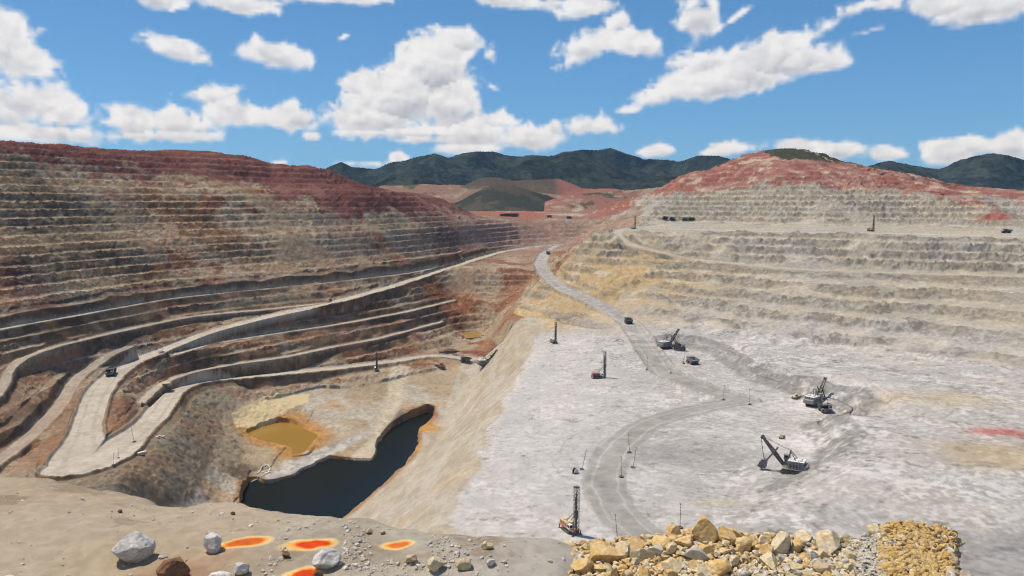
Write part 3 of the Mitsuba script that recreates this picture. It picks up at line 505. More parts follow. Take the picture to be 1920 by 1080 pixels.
def ledge_colour(x, y, past):
    a, b, c, d = n3(x, y, 9, 81, 4), n3(x * .6 + .3 * y, y, 2.4, 82, 4), n3(x, y, .5, 83, 3), n3(x, y, 22, 84, 2)
    col = np.ones(x.shape + (3,)) * C(.35, .33, .277)
    col = lay(col, C(.405, .388, .34), sstep(-.02, .14, a + .5 * b)); col = lay(col, C(.28, .245, .195), sstep(.0, .16, -a + .5 * b) * .8)
    col = lay(col, C(.34, .285, .205), sstep(.05, .2, d + .5 * a) * .7)
    col = lay(col, C(.22, .19, .15), sstep(-1.2, .4, past + 2 * b) * .7); col = lay(col, C(.40, .40, .40), sstep(820, 860, 960 + 1507 * x / np.maximum(y, 1)) * .35)
    col = lay(col, C(.21, .165, .12), sstep(.10, .2, b + .3 * c) * .7)
    for u, v, r, asp, w, cc in [(325, 1072, 1.7, 1.6, .7, (.28, .17, .11)), (400, 1045, 1.2, 2.0, .4, (.34, .24, .16)), (230, 1040, 2.0, 1.6, .35, (.37, .30, .20))]:
        col = lay(col, C(*cc), np.clip(blob(x + b * 2, y + a * 2, P(u, v, LZ), r, asp) * w * 1.3, 0, 1))
    for u, v, hx, hy, tail, deep in STAINS:       # orange stains with a yellow rim, laid into the ledge colour
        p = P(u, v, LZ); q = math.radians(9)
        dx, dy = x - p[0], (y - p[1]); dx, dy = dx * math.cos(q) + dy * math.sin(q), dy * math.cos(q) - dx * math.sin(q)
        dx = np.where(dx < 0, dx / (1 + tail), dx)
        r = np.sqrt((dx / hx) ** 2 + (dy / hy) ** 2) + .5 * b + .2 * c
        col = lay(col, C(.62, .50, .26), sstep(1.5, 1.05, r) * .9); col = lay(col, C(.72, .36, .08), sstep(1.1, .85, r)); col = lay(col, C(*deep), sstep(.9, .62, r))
    return np.clip(col * (1 + .35 * c[..., None] + .15 * b[..., None]), .01, .8)
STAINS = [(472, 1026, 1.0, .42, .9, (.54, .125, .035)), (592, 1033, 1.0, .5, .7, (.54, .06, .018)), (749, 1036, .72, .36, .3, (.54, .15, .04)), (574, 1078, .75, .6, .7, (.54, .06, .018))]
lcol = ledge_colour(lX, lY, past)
ij = np.arange(lX.size).reshape(lX.shape)
ql = np.stack([ij[:-1, :-1], ij[1:, :-1], ij[1:, 1:], ij[:-1, 1:]], -1).reshape(-1, 4)
lV = np.stack([lX, lY, lZ], -1).reshape(-1, 3)
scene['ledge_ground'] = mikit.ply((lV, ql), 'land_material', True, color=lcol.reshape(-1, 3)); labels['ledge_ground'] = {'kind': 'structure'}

# ------------------------------------------------------------------ clear mountain air
scene['air'] = {'type': 'homogeneous', 'albedo': {'type': 'rgb', 'value': [.95, .95, .95]}, 'sigma_t': {'type': 'rgb', 'value': [.5e-5, 1.0e-5, 1.8e-5]}}
scene['haze'] = {'type': 'cube', 'to_world': T().translate([0, 6000, 250]).scale([11000, 6500, 560]), 'bsdf': {'type': 'null'}, 'interior': {'type': 'ref', 'id': 'air'}}
scene['camera']['medium'] = {'type': 'ref', 'id': 'air'}
labels['haze'] = {'kind': 'stuff', 'label': 'thin blue air lying over the whole mine and the far mountains', 'category': 'haze'}

# ------------------------------------------------------------------ materials of the machines and stones
def paint(key, col, rough=.55, metal=0.0, dirt=.5, dust=(.42, .40, .36)):
    def fn(p, n, uv):
        w = mikit.fbm(p.x * .9, p.y * .9, p.z * 1.3, 3)
        up = dr.clip(n.z, 0, 1)
        return mikit.mix(col, dust, dr.clip(dirt * (mikit.smoothstep(.35, .75, w) + .35 * up), 0, .9))
    scene[key] = {'type': 'twosided', 'bsdf': {'type': 'principled', 'base_color': mikit.proc(fn), 'roughness': rough, 'metallic': metal, 'specular': .4}}
paint('white_paint', (.72, .72, .70), .4, 0, .35)
paint('grey_paint', (.20, .20, .195), .5, 0, .35, (.30, .29, .27))
paint('dark_paint', (.055, .055, .05), .5, 0, .30)
paint('rust_paint', (.34, .11, .05), .6, 0, .35)
paint('cream_paint', (.62, .50, .28), .5, 0, .35)
paint('rubber', (.028, .028, .028), .85, 0, .35)
paint('steel', (.10, .10, .10), .45, .3, .3)
paint('concrete', (.46, .43, .37), .85, 0, .4)
scene['window_glass'] = {'type': 'principled', 'base_color': {'type': 'rgb', 'value': [.02, .025, .03]}, 'roughness': .08, 'specular': .6}
scene['lamp_lens'] = {'type': 'principled', 'base_color': {'type': 'rgb', 'value': [.75, .75, .70]}, 'roughness': .15, 'specular': .6}
scene['black_cable'] = {'type': 'diffuse', 'reflectance': {'type': 'rgb', 'value': [.03, .03, .03]}}

def ground_z(x, y):
    a = np.atleast_1d
    return float(terrain(a(float(x)), a(float(y)))[0][0])
_hy = np.exp(np.linspace(math.log(380), math.log(3000), 2600))
def hit(u, v):
    """where the sight line (u, v) of the survey meets the ground"""
    d = ground_ray(u, v); p = d[None] * (_hy / d[1])[:, None]
    z, _ = terrain(p[:, 0], p[:, 1]); k = int(np.argmax(p[:, 2] < z)); return np.array([p[k, 0], p[k, 1], z[k]])

used = {}
def numbered(name):
    n = used.get(name, 0); used[name] = n + 1
    return name if n == 0 else f'{name}_{n:03d}'
def bx(x0, x1, y0, y1, z0, z1, bev=.12):
    bev = min(bev, (x1 - x0) * .3, (y1 - y0) * .3, (z1 - z0) * .3); c = []
    for sx, X in ((1, x0), (-1, x1)):
        for sy, Y in ((1, y0), (-1, y1)):
            for sz, Z in ((1, z0), (-1, z1)):
                c += [(X + sx * bev, Y, Z + sz * bev * .0 + sz * bev), (X, Y + sy * bev, Z + sz * bev), (X + sx * bev, Y + sy * bev, Z)]
    return hullm(c)
def hullm(pts):
    h = trimesh.Trimesh(np.array(pts, float), ConvexHull(np.array(pts, float)).simplices, process=True); h.fix_normals(); return h
def rod(a, b, r, r2=None, n=8):
    a, b = np.array(a, float), np.array(b, float); d = (b - a) / np.linalg.norm(b - a)
    s = np.cross(d, [0, 0, 1] if abs(d[2]) < .9 else [1, 0, 0]); s /= np.linalg.norm(s); q = np.cross(d, s); r2 = r if r2 is None else r2
    an = np.arange(n) * 2 * math.pi / n; ring = np.cos(an)[:, None] * s + np.sin(an)[:, None] * q
    return hullm(np.vstack([a + ring * r, b + ring * r2]))
def prism(profile, y0, y1):                       # profile in x, z
    m = trimesh.creation.extrude_polygon(shapely.Polygon(profile), y1 - y0, engine='earcut'); v = np.array(m.vertices)
    m.vertices = np.stack([v[:, 0], y1 - v[:, 2], v[:, 1]], 1); return m
def wheel_mesh(x, y, z, r, w, n=18):
    return rod((x, y - w / 2, z), (x, y + w / 2, z), r, n=n)
cat_ = trimesh.util.concatenate

def place_thing(name, parts, pos, heading, label, category, group=None, scale=1.0):
    """parts: [(key path below the thing, mesh, material)] in the thing's own axes (x forward, z up)"""
    key = numbered(name)
    tw = T().translate([float(c) for c in pos]).rotate([0, 0, 1], float(heading)).scale(float(scale))
    seen = {}
    for path, d in parts:
        n = seen.get(path, 0); seen[path] = n + 1
        scene[key + ('__' + path if path else '') + (f'_{n:03d}' if n else '')] = {**d, 'to_world': tw}
    labels[key] = {'label': label, 'category': category}
    if group: labels[key]['group'] = group
    return key
def made(parts): return [(p, mikit.ply(m, mat, smooth=False)) for p, m, mat in parts]

def truck_parts(body, cab):
    o = []
    o += [('chassis', cat_([bx(-5.2, 5.6, -1.5, 1.5, 1.3, 2.5), bx(5.2, 6.3, -3.2, 3.2, 1.1, 1.9), bx(-4.2, -2.2, -2.9, 2.9, 1.5, 2.1)]), 'dark_paint')]
    prof = [(-6.6, 3.6), (-2.5, 2.7), (1.4, 2.8), (2.6, 5.7), (6.4, 6.15), (6.4, 6.45), (2.4, 6.35), (2.0, 6.1), (1.0, 3.15), (-2.5, 3.05), (-6.6, 3.95)]
    side = [(-6.7, 3.6), (-2.5, 2.7), (1.4, 2.8), (2.6, 6.1), (-6.9, 5.3)]
    o += [('dump_body', cat_([prism(prof, -3.4, 3.4), prism(side, -3.75, -3.4), prism(side, 3.4, 3.75)] + [prism([(x, 2.85), (x + .35, 2.85), (x + .35, 5.3), (x, 5.3)], s * 3.86 - .12, s * 3.86 + .12) for x in (-5.2, -3.2, -1.2, .8) for s in (-1, 1)]), body)]
    o += [('deck', cat_([bx(2.9, 6.2, -3.5, 3.5, 3.1, 3.4), rod((6.1, -3.4, 4.3), (6.1, .4, 4.3), .05), rod((6.1, -3.4, 3.4), (6.1, -3.4, 4.3), .05), rod((6.1, -1.5, 3.4), (6.1, -1.5, 4.3), .05)]), 'grey_paint')]
    o += [('cab', bx(3.6, 5.6, .9, 3.2, 3.4, 5.5, .2), cab), ('cab__window', cat_([bx(5.58, 5.66, 1.15, 2.95, 4.3, 5.2, .02), bx(3.9, 5.3, 3.18, 3.26, 4.3, 5.2, .02)]), 'window_glass')]
    o += [('radiator_grille', cat_([bx(5.9, 6.15, -1.5, 1.5, 1.9, 3.1)] + [bx(6.1, 6.2, -1.4, 1.4, z, z + .08, .01) for z in (2.1, 2.35, 2.6, 2.85)]), 'dark_paint')]
    for s in (-1, 1): o += [('headlight', bx(6.1, 6.3, s * 2.3 - .35, s * 2.3 + .35, 2.2, 2.6, .05), 'lamp_lens')]
    o += [('ladder', cat_([rod((6.3, -2.2, 1.3), (6.2, -1.0, 3.2), .07), rod((6.3, -1.6, 1.3), (6.2, -.5, 3.2), .07)] + [rod((6.28, -2.2 + .3 * k, 1.5 + .42 * k), (6.28, -1.6 + .28 * k, 1.5 + .42 * k), .05) for k in range(4)]), 'cream_paint'),
          ('fuel_tank', rod((-.8, -2.6, 1.9), (1.6, -2.6, 1.9), .75, n=12), 'grey_paint')]
    for x, y, w in ((3.6, -2.8, 1.3), (3.6, 2.8, 1.3), (-3.3, -1.75, 1.15), (-3.3, -3.0, 1.15), (-3.3, 1.75, 1.15), (-3.3, 3.0, 1.15)):
        o += [('wheel', wheel_mesh(x, y, 1.75, 1.75, w), 'rubber')]
    for k, (x, y) in enumerate(((3.6, -3.46), (3.6, 3.46), (-3.3, -3.6), (-3.3, 3.6))):
        o += [(('wheel', 'wheel_001', 'wheel_003', 'wheel_005')[k] + '__rim', wheel_mesh(x, y, 1.75, .95, .1, 12), 'grey_paint')]
    return o
def fix_subparts(parts):
    """numbers wheel, wheel_001, ... so that rims can name their own wheel"""
    out, seen = [], {}
    for p, m, mat in parts:
        n = seen.get(p, 0); seen[p] = n + 1
        out.append((p + (f'_{n:03d}' if n else ''), m, mat))
    return out
TRUCK_DARK = made(fix_subparts(truck_parts('dark_paint', 'white_paint')))
TRUCK_GREY = made(fix_subparts(truck_parts('grey_paint', 'white_paint')))
TRUCK_RUST = made(fix_subparts(truck_parts('cream_paint', 'white_paint')))

def track(y, half, r, w):
    a = np.linspace(math.pi / 2, 3 * math.pi / 2, 9); x = np.concatenate([np.cos(a) * r - half, -np.cos(a) * r + half]); z = np.concatenate([np.sin(a) * r + r, -np.sin(a) * r + r])
    shoes = [bx(k - .28, k + .28, y - w / 2 - .06, y + w / 2 + .06, 2 * r - .05, 2 * r + .13, .03) for k in np.arange(-half, half + .1, .8)]
    return cat_([prism(list(zip(x, z)), y - w / 2, y + w / 2)] + shoes)

def shovel_parts():
    o = [('crawler', track(s * 3.6, 4.6, 1.15, 1.9), 'dark_paint') for s in (-1, 1)]
    o += [('undercarriage', cat_([bx(-3.2, 3.2, -2.7, 2.7, .9, 2.2), rod((0, 0, 2.1), (0, 0, 2.8), 3.0, n=24)]), 'dark_paint')]
    o += [('revolving_frame', cat_([bx(-8.2, 4.8, -4.6, 4.6, 2.8, 3.4), bx(-3, 5.4, -5.2, -4.5, 3.3, 3.5), bx(-7, 4, 4.55, 5.2, 3.3, 3.5)]), 'grey_paint')]
    louv = [bx(-6.6 + 1.9 * k, -5.3 + 1.9 * k, s * 4.3 - .06, s * 4.3 + .06, 4.4, 6.6, .03) for k in range(4) for s in (-1, 1)]
    o += [('machinery_house', cat_([bx(-8.0, 1.4, -4.25, 4.25, 3.4, 8.2, .25)]), 'grey_paint'), ('machinery_house__louvre', cat_(louv), 'dark_paint'),
          ('machinery_house__roof', cat_([bx(-8.2, 1.6, -4.45, 4.45, 8.2, 8.5, .1), bx(-6.4, -4.2, -2.8, -.6, 8.5, 9.5), bx(-6.4, -4.2, .6, 2.8, 8.5, 9.5), bx(-2.6, -1.0, -3.4, -1.8, 8.5, 9.3)] + [rod((x, s * 4.3, 8.4), (x, s * 4.3, 9.5), .06) for x in (-8, -5, -2, 1.2) for s in (-1, 1)] + [rod((-8, s * 4.3, 9.5), (1.2, s * 4.3, 9.5), .06) for s in (-1, 1)]), 'white_paint')]
    o += [('counterweight', bx(-10.0, -8.05, -4.4, 4.4, 2.9, 6.2, .3), 'grey_paint')]
    o += [('operator_cab', cat_([bx(1.7, 4.9, -5.0, -2.3, 7.0, 9.7, .2), bx(1.5, 4.6, -4.8, -2.5, 3.4, 6.95, .1), bx(1.4, 5.2, -5.2, -2.1, 9.7, 9.9, .05)]), 'grey_paint'), ('operator_cab__window', cat_([bx(4.87, 4.98, -4.7, -2.6, 8.0, 9.3, .03), bx(2.2, 4.5, -5.08, -4.97, 8.0, 9.3, .03), bx(2.2, 4.5, -2.33, -2.22, 8.0, 9.3, .03)]), 'window_glass')]
    foot, tip = np.array([4.4, 0, 4.2]), np.array([17.2, 0, 19.6])
    dv = (tip - foot) / np.linalg.norm(tip - foot); up = np.array([-dv[2], 0, dv[0]])
    bm = []
    for s in (-1, 1):
        a, b, mid = foot + [0, s * 1.5, 0], tip + [0, s * .6, 0], foot + (tip - foot) * .45 + [0, s * 1.25, 0]
        for p, q, w0, w1 in ((a, mid, .55, 1.05), (mid, b, 1.05, .55)):
            c = []
            for pt, w in ((p, w0), (q, w1)):
                for sy in (-.32, .32):
                    for su in (-1, 1): c.append(pt + [0, sy, 0] + up * su * w)
            bm.append(hullm(c))
    for f in (.25, .42, .58, .74, .9):
        c = foot + (tip - foot) * f; w = 1.5 - .9 * f; bm.append(hullm([c + dv * du + up * su + [0, sy, 0] for du in (-.35, .35) for su in (-.45, .45) for sy in (-w, w)]))
    o += [('boom', cat_(bm), 'dark_paint'), ('boom__sheave', cat_([wheel_mesh(tip[0] + .3, s * .75, tip[2] + .3, 1.15, .4, 20) for s in (-1, 1)]), 'steel')]
    apex = np.array([.6, 0, 13.6])
    o += [('gantry', cat_([rod((2.2, s * 2.6, 3.4), apex + [0, s * .9, 0], .28) for s in (-1, 1)] + [rod((-3.2, s * 2.6, 8.3), apex + [0, s * .9, 0], .24) for s in (-1, 1)] + [rod(apex + [0, -1.1, 0], apex + [0, 1.1, 0], .35)]), 'dark_paint')]
    o += [('suspension_rope', cat_([rod(apex + [0, s * .9, .2], tip + [-.2, s * .6, .4], .10, n=6) for s in (-1, 1)]), 'steel')]
    sad = foot + (tip - foot) * .47; end = np.array([15.4, 0, 4.6])
    hv = (end - sad) / np.linalg.norm(end - sad)
    o += [('dipper_handle', cat_([rod(sad - hv * 3.4 + [0, s * 1.9, 0], end + [0, s * 1.5, 0], .48, .42, n=8) for s in (-1, 1)] + [rod(sad + [0, -2.3, 0], sad + [0, 2.3, 0], .75, n=14)]), 'dark_paint')]
    prof_o = [(14.4, 5.4), (14.8, 1.0), (17.2, .5), (19.4, 1.4), (19.2, 2.0), (17.2, 1.1), (15.4, 1.5), (15.0, 5.4)]
    shell = [(14.4, 5.4), (14.8, 1.0), (17.2, .5), (19.4, 1.4), (18.6, 4.6)]
    o += [('dipper', cat_([prism(prof_o, -2.0, 2.0), prism(shell, -2.25, -1.95), prism(shell, 1.95, 2.25), rod((15.2, -1.7, 5.3), (16.6, 0, 7.2), .22), rod((15.2, 1.7, 5.3), (16.6, 0, 7.2), .22)]), 'steel'),
          ('dipper__tooth', cat_([hullm([(19.2, y - .22, 1.3), (19.2, y + .22, 1.3), (19.2, y - .22, 1.8), (19.2, y + .22, 1.8), (20.4, y, 1.45)]) for y in (-1.8, -.9, 0, .9, 1.8)]), 'steel')]
    o += [('hoist_rope', cat_([rod((16.6, s * .3, 7.2), tip + [1.2, s * .7, -.3], .09, n=6) for s in (-1, 1)]), 'black_cable')]
    return o
SHOVEL = made(fix_subparts(shovel_parts()))

def drill_parts(house, trim):
    o = [('crawler', track(s * 2.3, 3.4, .75, 1.0), 'dark_paint') for s in (-1, 1)]
    o += [('frame', cat_([bx(-7.0, 6.2, -1.9, 1.9, 1.6, 2.3), bx(-7.0, 6.0, -2.9, 2.9, 2.3, 2.5, .05)] + [rod((-6.8, s * 2.85, 3.5), (2, s * 2.85, 3.5), .05) for s in (-1, 1)]), trim)]
    o += [('machine_house', cat_([bx(-6.4, 1.2, -2.2, 2.2, 2.5, 5.3, .2), bx(-5.6, -2.6, -1.5, 1.5, 5.3, 5.8)]), house), ('machine_house__louvre', cat_([bx(-5.6 + 2.2 * k, -4.0 + 2.2 * k, s * 2.22 - .05, s * 2.22 + .05, 3.1, 4.7, .03) for k in range(3) for s in (-1, 1)]), trim)]
    o += [('cab', bx(2.0, 4.4, -2.9, -.9, 2.5, 5.2, .15), 'white_paint'), ('cab__window', cat_([bx(4.38, 4.47, -2.65, -1.15, 3.6, 4.9, .02), bx(2.3, 4.1, -2.97, -2.88, 3.6, 4.9, .02)]), 'window_glass')]
    ms = []
    X, Yh, H = 5.4, .95, 25.0
    for sx in (0, 1.9):
        for sy in (-1, 1): ms.append(rod((X + sx, sy * Yh, 1.2), (X + sx, sy * Yh, H), .19, n=6))
    zs = np.arange(1.6, H - 1, 2.1)
    for k, z in enumerate(zs):
        f = 1 if k % 2 else -1
        for sy in (-1, 1): ms.append(rod((X, sy * Yh, z), (X + 1.9, sy * Yh, z + 2.0), .10, n=5)); ms.append(rod((X, sy * Yh, z), (X + 1.9, sy * Yh, z), .09, n=5))
        for sx in (0, 1.9): ms.append(rod((X + sx, -f * Yh, z), (X + sx, f * Yh, z + 2.0), .10, n=5))
    ms += [bx(X - .2, X + 2.1, -1.2, 1.2, H, H + .9), bx(X + .1, X + 1.2, -.85, .85, 9, 13)]
    o += [('mast', cat_(ms), 'dark_paint'), ('drill_pipe', cat_([rod((X + 1.0, 0, .1), (X + 1.0, 0, 22), .34, n=10), rod((X + .5, -.5, 4), (X + .5, -.5, 20), .2), rod((X + .5, .5, 4), (X + .5, .5, 20), .2)]), 'steel')]
    o += [('mast_brace', rod((-1.0, s * 1.3, 5.2), (X, s * Yh, 12), .16), 'dark_paint') for s in (-1, 1)]
    o += [('jack', cat_([rod((x, y, 0), (x, y, 2.4), .28, n=10), rod((x, y, -.05), (x, y, .2), .7, n=12)]), 'steel') for x in (-6.2, 6.6) for y in (-2.4, 2.4)]
    return o
DRILL_CREAM = made(fix_subparts(drill_parts('cream_paint', 'rust_paint')))
DRILL_WHITE = made(fix_subparts(drill_parts('white_paint', 'dark_paint')))
DRILL_RUST = made(fix_subparts(drill_parts('rust_paint', 'dark_paint')))

def pole_parts():
    a = np.linspace(0, 2 * math.pi, 15)[:-1]
    tyre = trimesh.creation.torus(1.15, .48, major_sections=18, minor_sections=8); tyre.apply_translation([0, 0, .48])
    return [('tyre_base', cat_([tyre, rod((0, 0, 0), (0, 0, .75), .8, n=12)]), 'rubber'), ('post', rod((0, 0, .5), (0, 0, 14.0), .17, .11, n=8), 'dark_paint'), ('cross_arm', cat_([rod((0, -.9, 13.2), (0, .9, 13.2), .09, n=6), rod((0, -.8, 13.2), (0, -.8, 13.6), .1, n=6), rod((0, .8, 13.2), (0, .8, 13.6), .1, n=6)]), 'dark_paint')]
POLE = made(fix_subparts(pole_parts()))

def pickup_parts(col='white_paint'):
    o = [('body', cat_([bx(-2.7, 2.7, -.98, .98, .55, 1.15, .12), bx(-2.7, -.5, -.98, -.86, 1.1, 1.5, .04), bx(-2.7, -.5, .86, .98, 1.1, 1.5, .04), bx(-2.72, -2.6, -.95, .95, 1.1, 1.5, .04), bx(.9, 2.6, -.9, .9, 1.1, 1.3, .08)]), col),
         ('cab', hullm([(x, y, z) for x, z in ((-.5, 1.1), (1.3, 1.1), (.7, 1.95), (-.4, 1.95)) for y in (-.85, .85)]), col), ('cab__window', hullm([(x, y, z) for x, z in ((-.35, 1.25), (1.12, 1.25), (.68, 1.85), (-.3, 1.85)) for y in (-.88, .88)]), 'window_glass')]
    o += [('wheel', wheel_mesh(x, y, .42, .42, .28, 14), 'rubber') for x in (-1.7, 1.7) for y in (-.85, .85)]
    return o
PICKUP = made(fix_subparts(pickup_parts()))

def dozer_parts(col):
    o = [('track', track(s * 1.7, 2.1, .75, .8), 'dark_paint') for s in (-1, 1)]
    bl = [(3.3, .1), (3.7, .2), (3.45, 1.1), (3.8, 2.1), (3.6, 2.1), (3.2, 1.1)]
    o += [('engine_hood', cat_([bx(.6, 3.0, -.8, .8, 1.2, 2.6, .15), bx(-2.2, .7, -1.2, 1.2, 1.2, 2.0, .1)]), col), ('cab', bx(-1.5, .5, -1.0, 1.0, 2.0, 3.7, .15), col), ('cab__window', cat_([bx(.48, .56, -.85, .85, 2.6, 3.4, .02), bx(-1.3, .3, .97, 1.05, 2.6, 3.4, .02), bx(-1.3, .3, -1.05, -.97, 2.6, 3.4, .02)]), 'window_glass'),
          ('blade', cat_([prism(bl, -2.4, 2.4), rod((0, -2.2, .9), (3.3, -2.0, .6), .18), rod((0, 2.2, .9), (3.3, 2.0, .6), .18)]), 'steel'), ('ripper', cat_([bx(-3.6, -2.2, -.9, .9, 1.0, 1.4), bx(-3.7, -3.4, -.15, .15, -.1, 1.4)]), 'steel')]
    return o
DOZER = made(fix_subparts(dozer_parts('cream_paint'))); DOZER_RUST = made(fix_subparts(dozer_parts('rust_paint')))

def flat_truck():                                  # the far trucks: one small mesh each
    P_ = truck_parts('grey_paint', 'white_paint'); tone = dict(dark_paint=(.06, .06, .06), grey_paint=(.13, .13, .125), white_paint=(.6, .6, .6), window_glass=(.03, .03, .03), lamp_lens=(.6, .6, .6), cream_paint=(.3, .25, .15), rubber=(.03, .03, .03))
    ms = [m for p, m, _ in P_ if p not in ('ladder', 'headlight')]; cs = [np.tile(tone[mat], (len(m.vertices), 1)) for p, m, mat in P_ if p not in ('ladder', 'headlight')]
    return [('', mikit.ply(cat_(ms), 'land_material', False, color=np.vstack(cs)))]
FAR_TRUCK = flat_truck()

def sunk(p, r=5.0, drop=.15):                      # the level a machine stands at: the mean ground under it
    x = p[0] + np.array([0, r, -r, 0, 0]); y = p[1] + np.array([0, 0, 0, r, -r]); z = terrain(x, y)[0]
    return np.array([p[0], p[1], float(np.median(z)) - drop])
def bearing(p, u, v):                              # heading from p towards what stands at (u, v)
    q = hit(u, v); return math.degrees(math.atan2(q[1] - p[1], q[0] - p[0]))

# haul trucks
for parts, (u, v), hd, lab in [
    (TRUCK_DARK, (208, 703), (184, 735), 'dark haul truck with a white cab coming down the upper pale road toward the hairpin'),
    (TRUCK_RUST, (313, 730), (296, 775), 'cream bodied haul truck on the lower pale road just above the hairpin'),
    (TRUCK_DARK, (1178, 606), (1150, 583), 'dark haul truck climbing the curved ramp above the grey pit floor'),
    (TRUCK_GREY, (1298, 682), (1240, 655), 'pale haul truck driving alone in front of the farthest shovel pocket'),
    (TRUCK_DARK, (1273, 657), (1330, 655), 'dark haul truck under the shovel at the back of the grey floor'),
    (TRUCK_DARK, (1547, 772), (1600, 778), 'dark haul truck waiting just below the middle shovel by the rock face'),
    (TRUCK_DARK, (1028, 477), (1015, 490), 'small dark haul truck at the far top end of the ramp'),
    (TRUCK_DARK, (873, 678), (850, 676), 'dark haul truck waiting near the shovel at the bottom of the left pit')]:
    p = hit(u, v); place_thing('haul_truck', parts, sunk(p, 3.0), bearing(p, *hd), lab, 'truck', scale=1.12)
for u, v, hd, lab in [(1030, 408, 170, 'tiny dark truck on the far plateau left of the pale stockpile'), (1067, 410, 10, 'tiny dark truck on the far plateau below the pale stockpile'), (1247, 411, 190, 'first of the tiny trucks queued at the back of the upper right bench'), (1260, 412, 185, 'second tiny truck from the left on the upper right bench'),
                      (1284, 413, 180, 'third tiny truck from the left on the upper right bench'), (1296, 413, 10, 'rightmost of the four tiny trucks queued on the upper right bench'), (1887, 437, 175, 'dark truck on the upper right bench road near the right edge')]:
    p = hit(u, v); place_thing('far_truck', FAR_TRUCK, sunk(p, 3.0), hd, lab, 'truck', scale=1.1)
# rope shovels
for (u, v), hd, lab in [((1483, 886), 151, 'large rope shovel standing alone with boom raised left and bucket near the ground'), ((1526, 760), 42, 'white roofed rope shovel digging the middle rock face beside a haul truck'),
                        ((1249, 653), 30, 'white roofed rope shovel in the farthest dark pocket at the back of the grey floor'), ((908, 686), 20, 'small dark rope shovel at the bottom of the left pit below the tan slope')]:
    p = hit(u, v); place_thing('rope_shovel', SHOVEL, sunk(p, 5.0), hd, lab, 'excavator', scale=1.0)
# blast hole drills
for parts, (u, v), hd, lab, sc_ in [(DRILL_CREAM, (1068, 996), -62, 'cream and red drill rig with tall black mast near the front of the grey floor', .98), (DRILL_RUST, (1122, 709), 12, 'rust coloured drill rig with a dark mast in the middle of the white floor', .98),
                             (DRILL_WHITE, (1038, 643), -70, 'white drill rig with a thin mast at the back left corner of the white floor', .98), (DRILL_WHITE, (706, 696), -75, 'drill rig standing beside the lower pale road in the left pit', 1.0),
                             (DRILL_WHITE, (1187, 429), -60, 'distant drill rig at the left end of the upper right bench', .95), (DRILL_RUST, (1633, 434), -80, 'dark drill rig with a broad mast in the middle of the upper right bench', 1.1)]:
    p = hit(u, v); place_thing('drill_rig', parts, sunk(p, 3.5, .05), hd, lab, 'drill rig', scale=sc_)
# cable poles on tyres
for u, v, tilt, lab in [(1091, 881, 12, 'leaning thin black pole on a tyre base left of the curved floor road'), (1060, 1000, 0, None), (1165, 895, 0, 'thin black pole on a tyre base nearest the inside of the curved floor road'), (1187, 877, 8, 'leaning thin black pole on a tyre base right of the curved floor road'), (1180, 849, -3, 'farthest of the three thin black poles inside the curved floor road'),
                        (1357, 750, 0, 'thin black pole at the left of the pair by the road junction'), (1406, 759, -2, 'thin black pole at the right of the pair by the road junction'), (1158, 1012, -6, 'thin black pole leaning left just behind the yellow rock heap'), (1275, 990, 0, 'thin black pole partly hidden behind the peak of the yellow rock heap'),
                        (1258, 700, 0, 'thin black pole beside the ramp foot nearest the white floor'), (1282, 682, 2, 'thin black pole beside the pale truck in front of the farthest shovel'), (1213, 694, 0, 'thin black pole on the left verge of the ramp foot'),
                        (252, 829, -10, 'leaning thin black pole on a tyre base in the middle of the hairpin'), (213, 873, 4, 'short thin black pole on a tyre base at the outer edge of the hairpin'), (222, 859, 3, 'thin black pole on a tyre base just above another at the hairpin')]:
    if lab is None: continue
    p = hit(u, v); p[2] -= .1
    key = numbered('cable_pole'); sc_ = .62 if u < 240 else .95
    tw = T().translate(p.tolist()).rotate([0, 1, 0], float(tilt)).rotate([0, 0, 1], 35.0).scale(sc_)
    for path, d in POLE: scene[key + '__' + path] = {**d, 'to_world': tw}
    labels[key] = {'label': lab, 'category': 'pole'}
# light vehicles and small plant
p = hit(302, 662); place_thing('pickup_truck', PICKUP, sunk(p, 1.5, .02), bearing(p, 330, 652), 'small light pickup driving on the upper pale road behind the dark haul truck', 'pickup truck', scale=1.35)
p = hit(300, 822); place_thing('pickup_truck', PICKUP, sunk(p, 1.5, .02), 200, 'white pickup parked on the outer edge of the lower pale road', 'pickup truck', scale=1.2)
p = hit(1493, 748); place_thing('bulldozer', DOZER, sunk(p, 2.0, .05), 20, 'small bulldozer working to the left of the middle shovel', 'bulldozer', scale=1.15)
p = hit(827, 690); place_thing('bulldozer', DOZER_RUST, sunk(p, 2.0, .05), 150, 'rust red bulldozer on the pale ground at the bottom of the left pit', 'bulldozer', scale=1.9)
p = hit(1466, 822); place_thing('bulldozer', DOZER, sunk(p, 2.0, .05), 60, 'tiny dark bulldozer on the white floor above the large lone shovel', 'bulldozer', scale=.75)
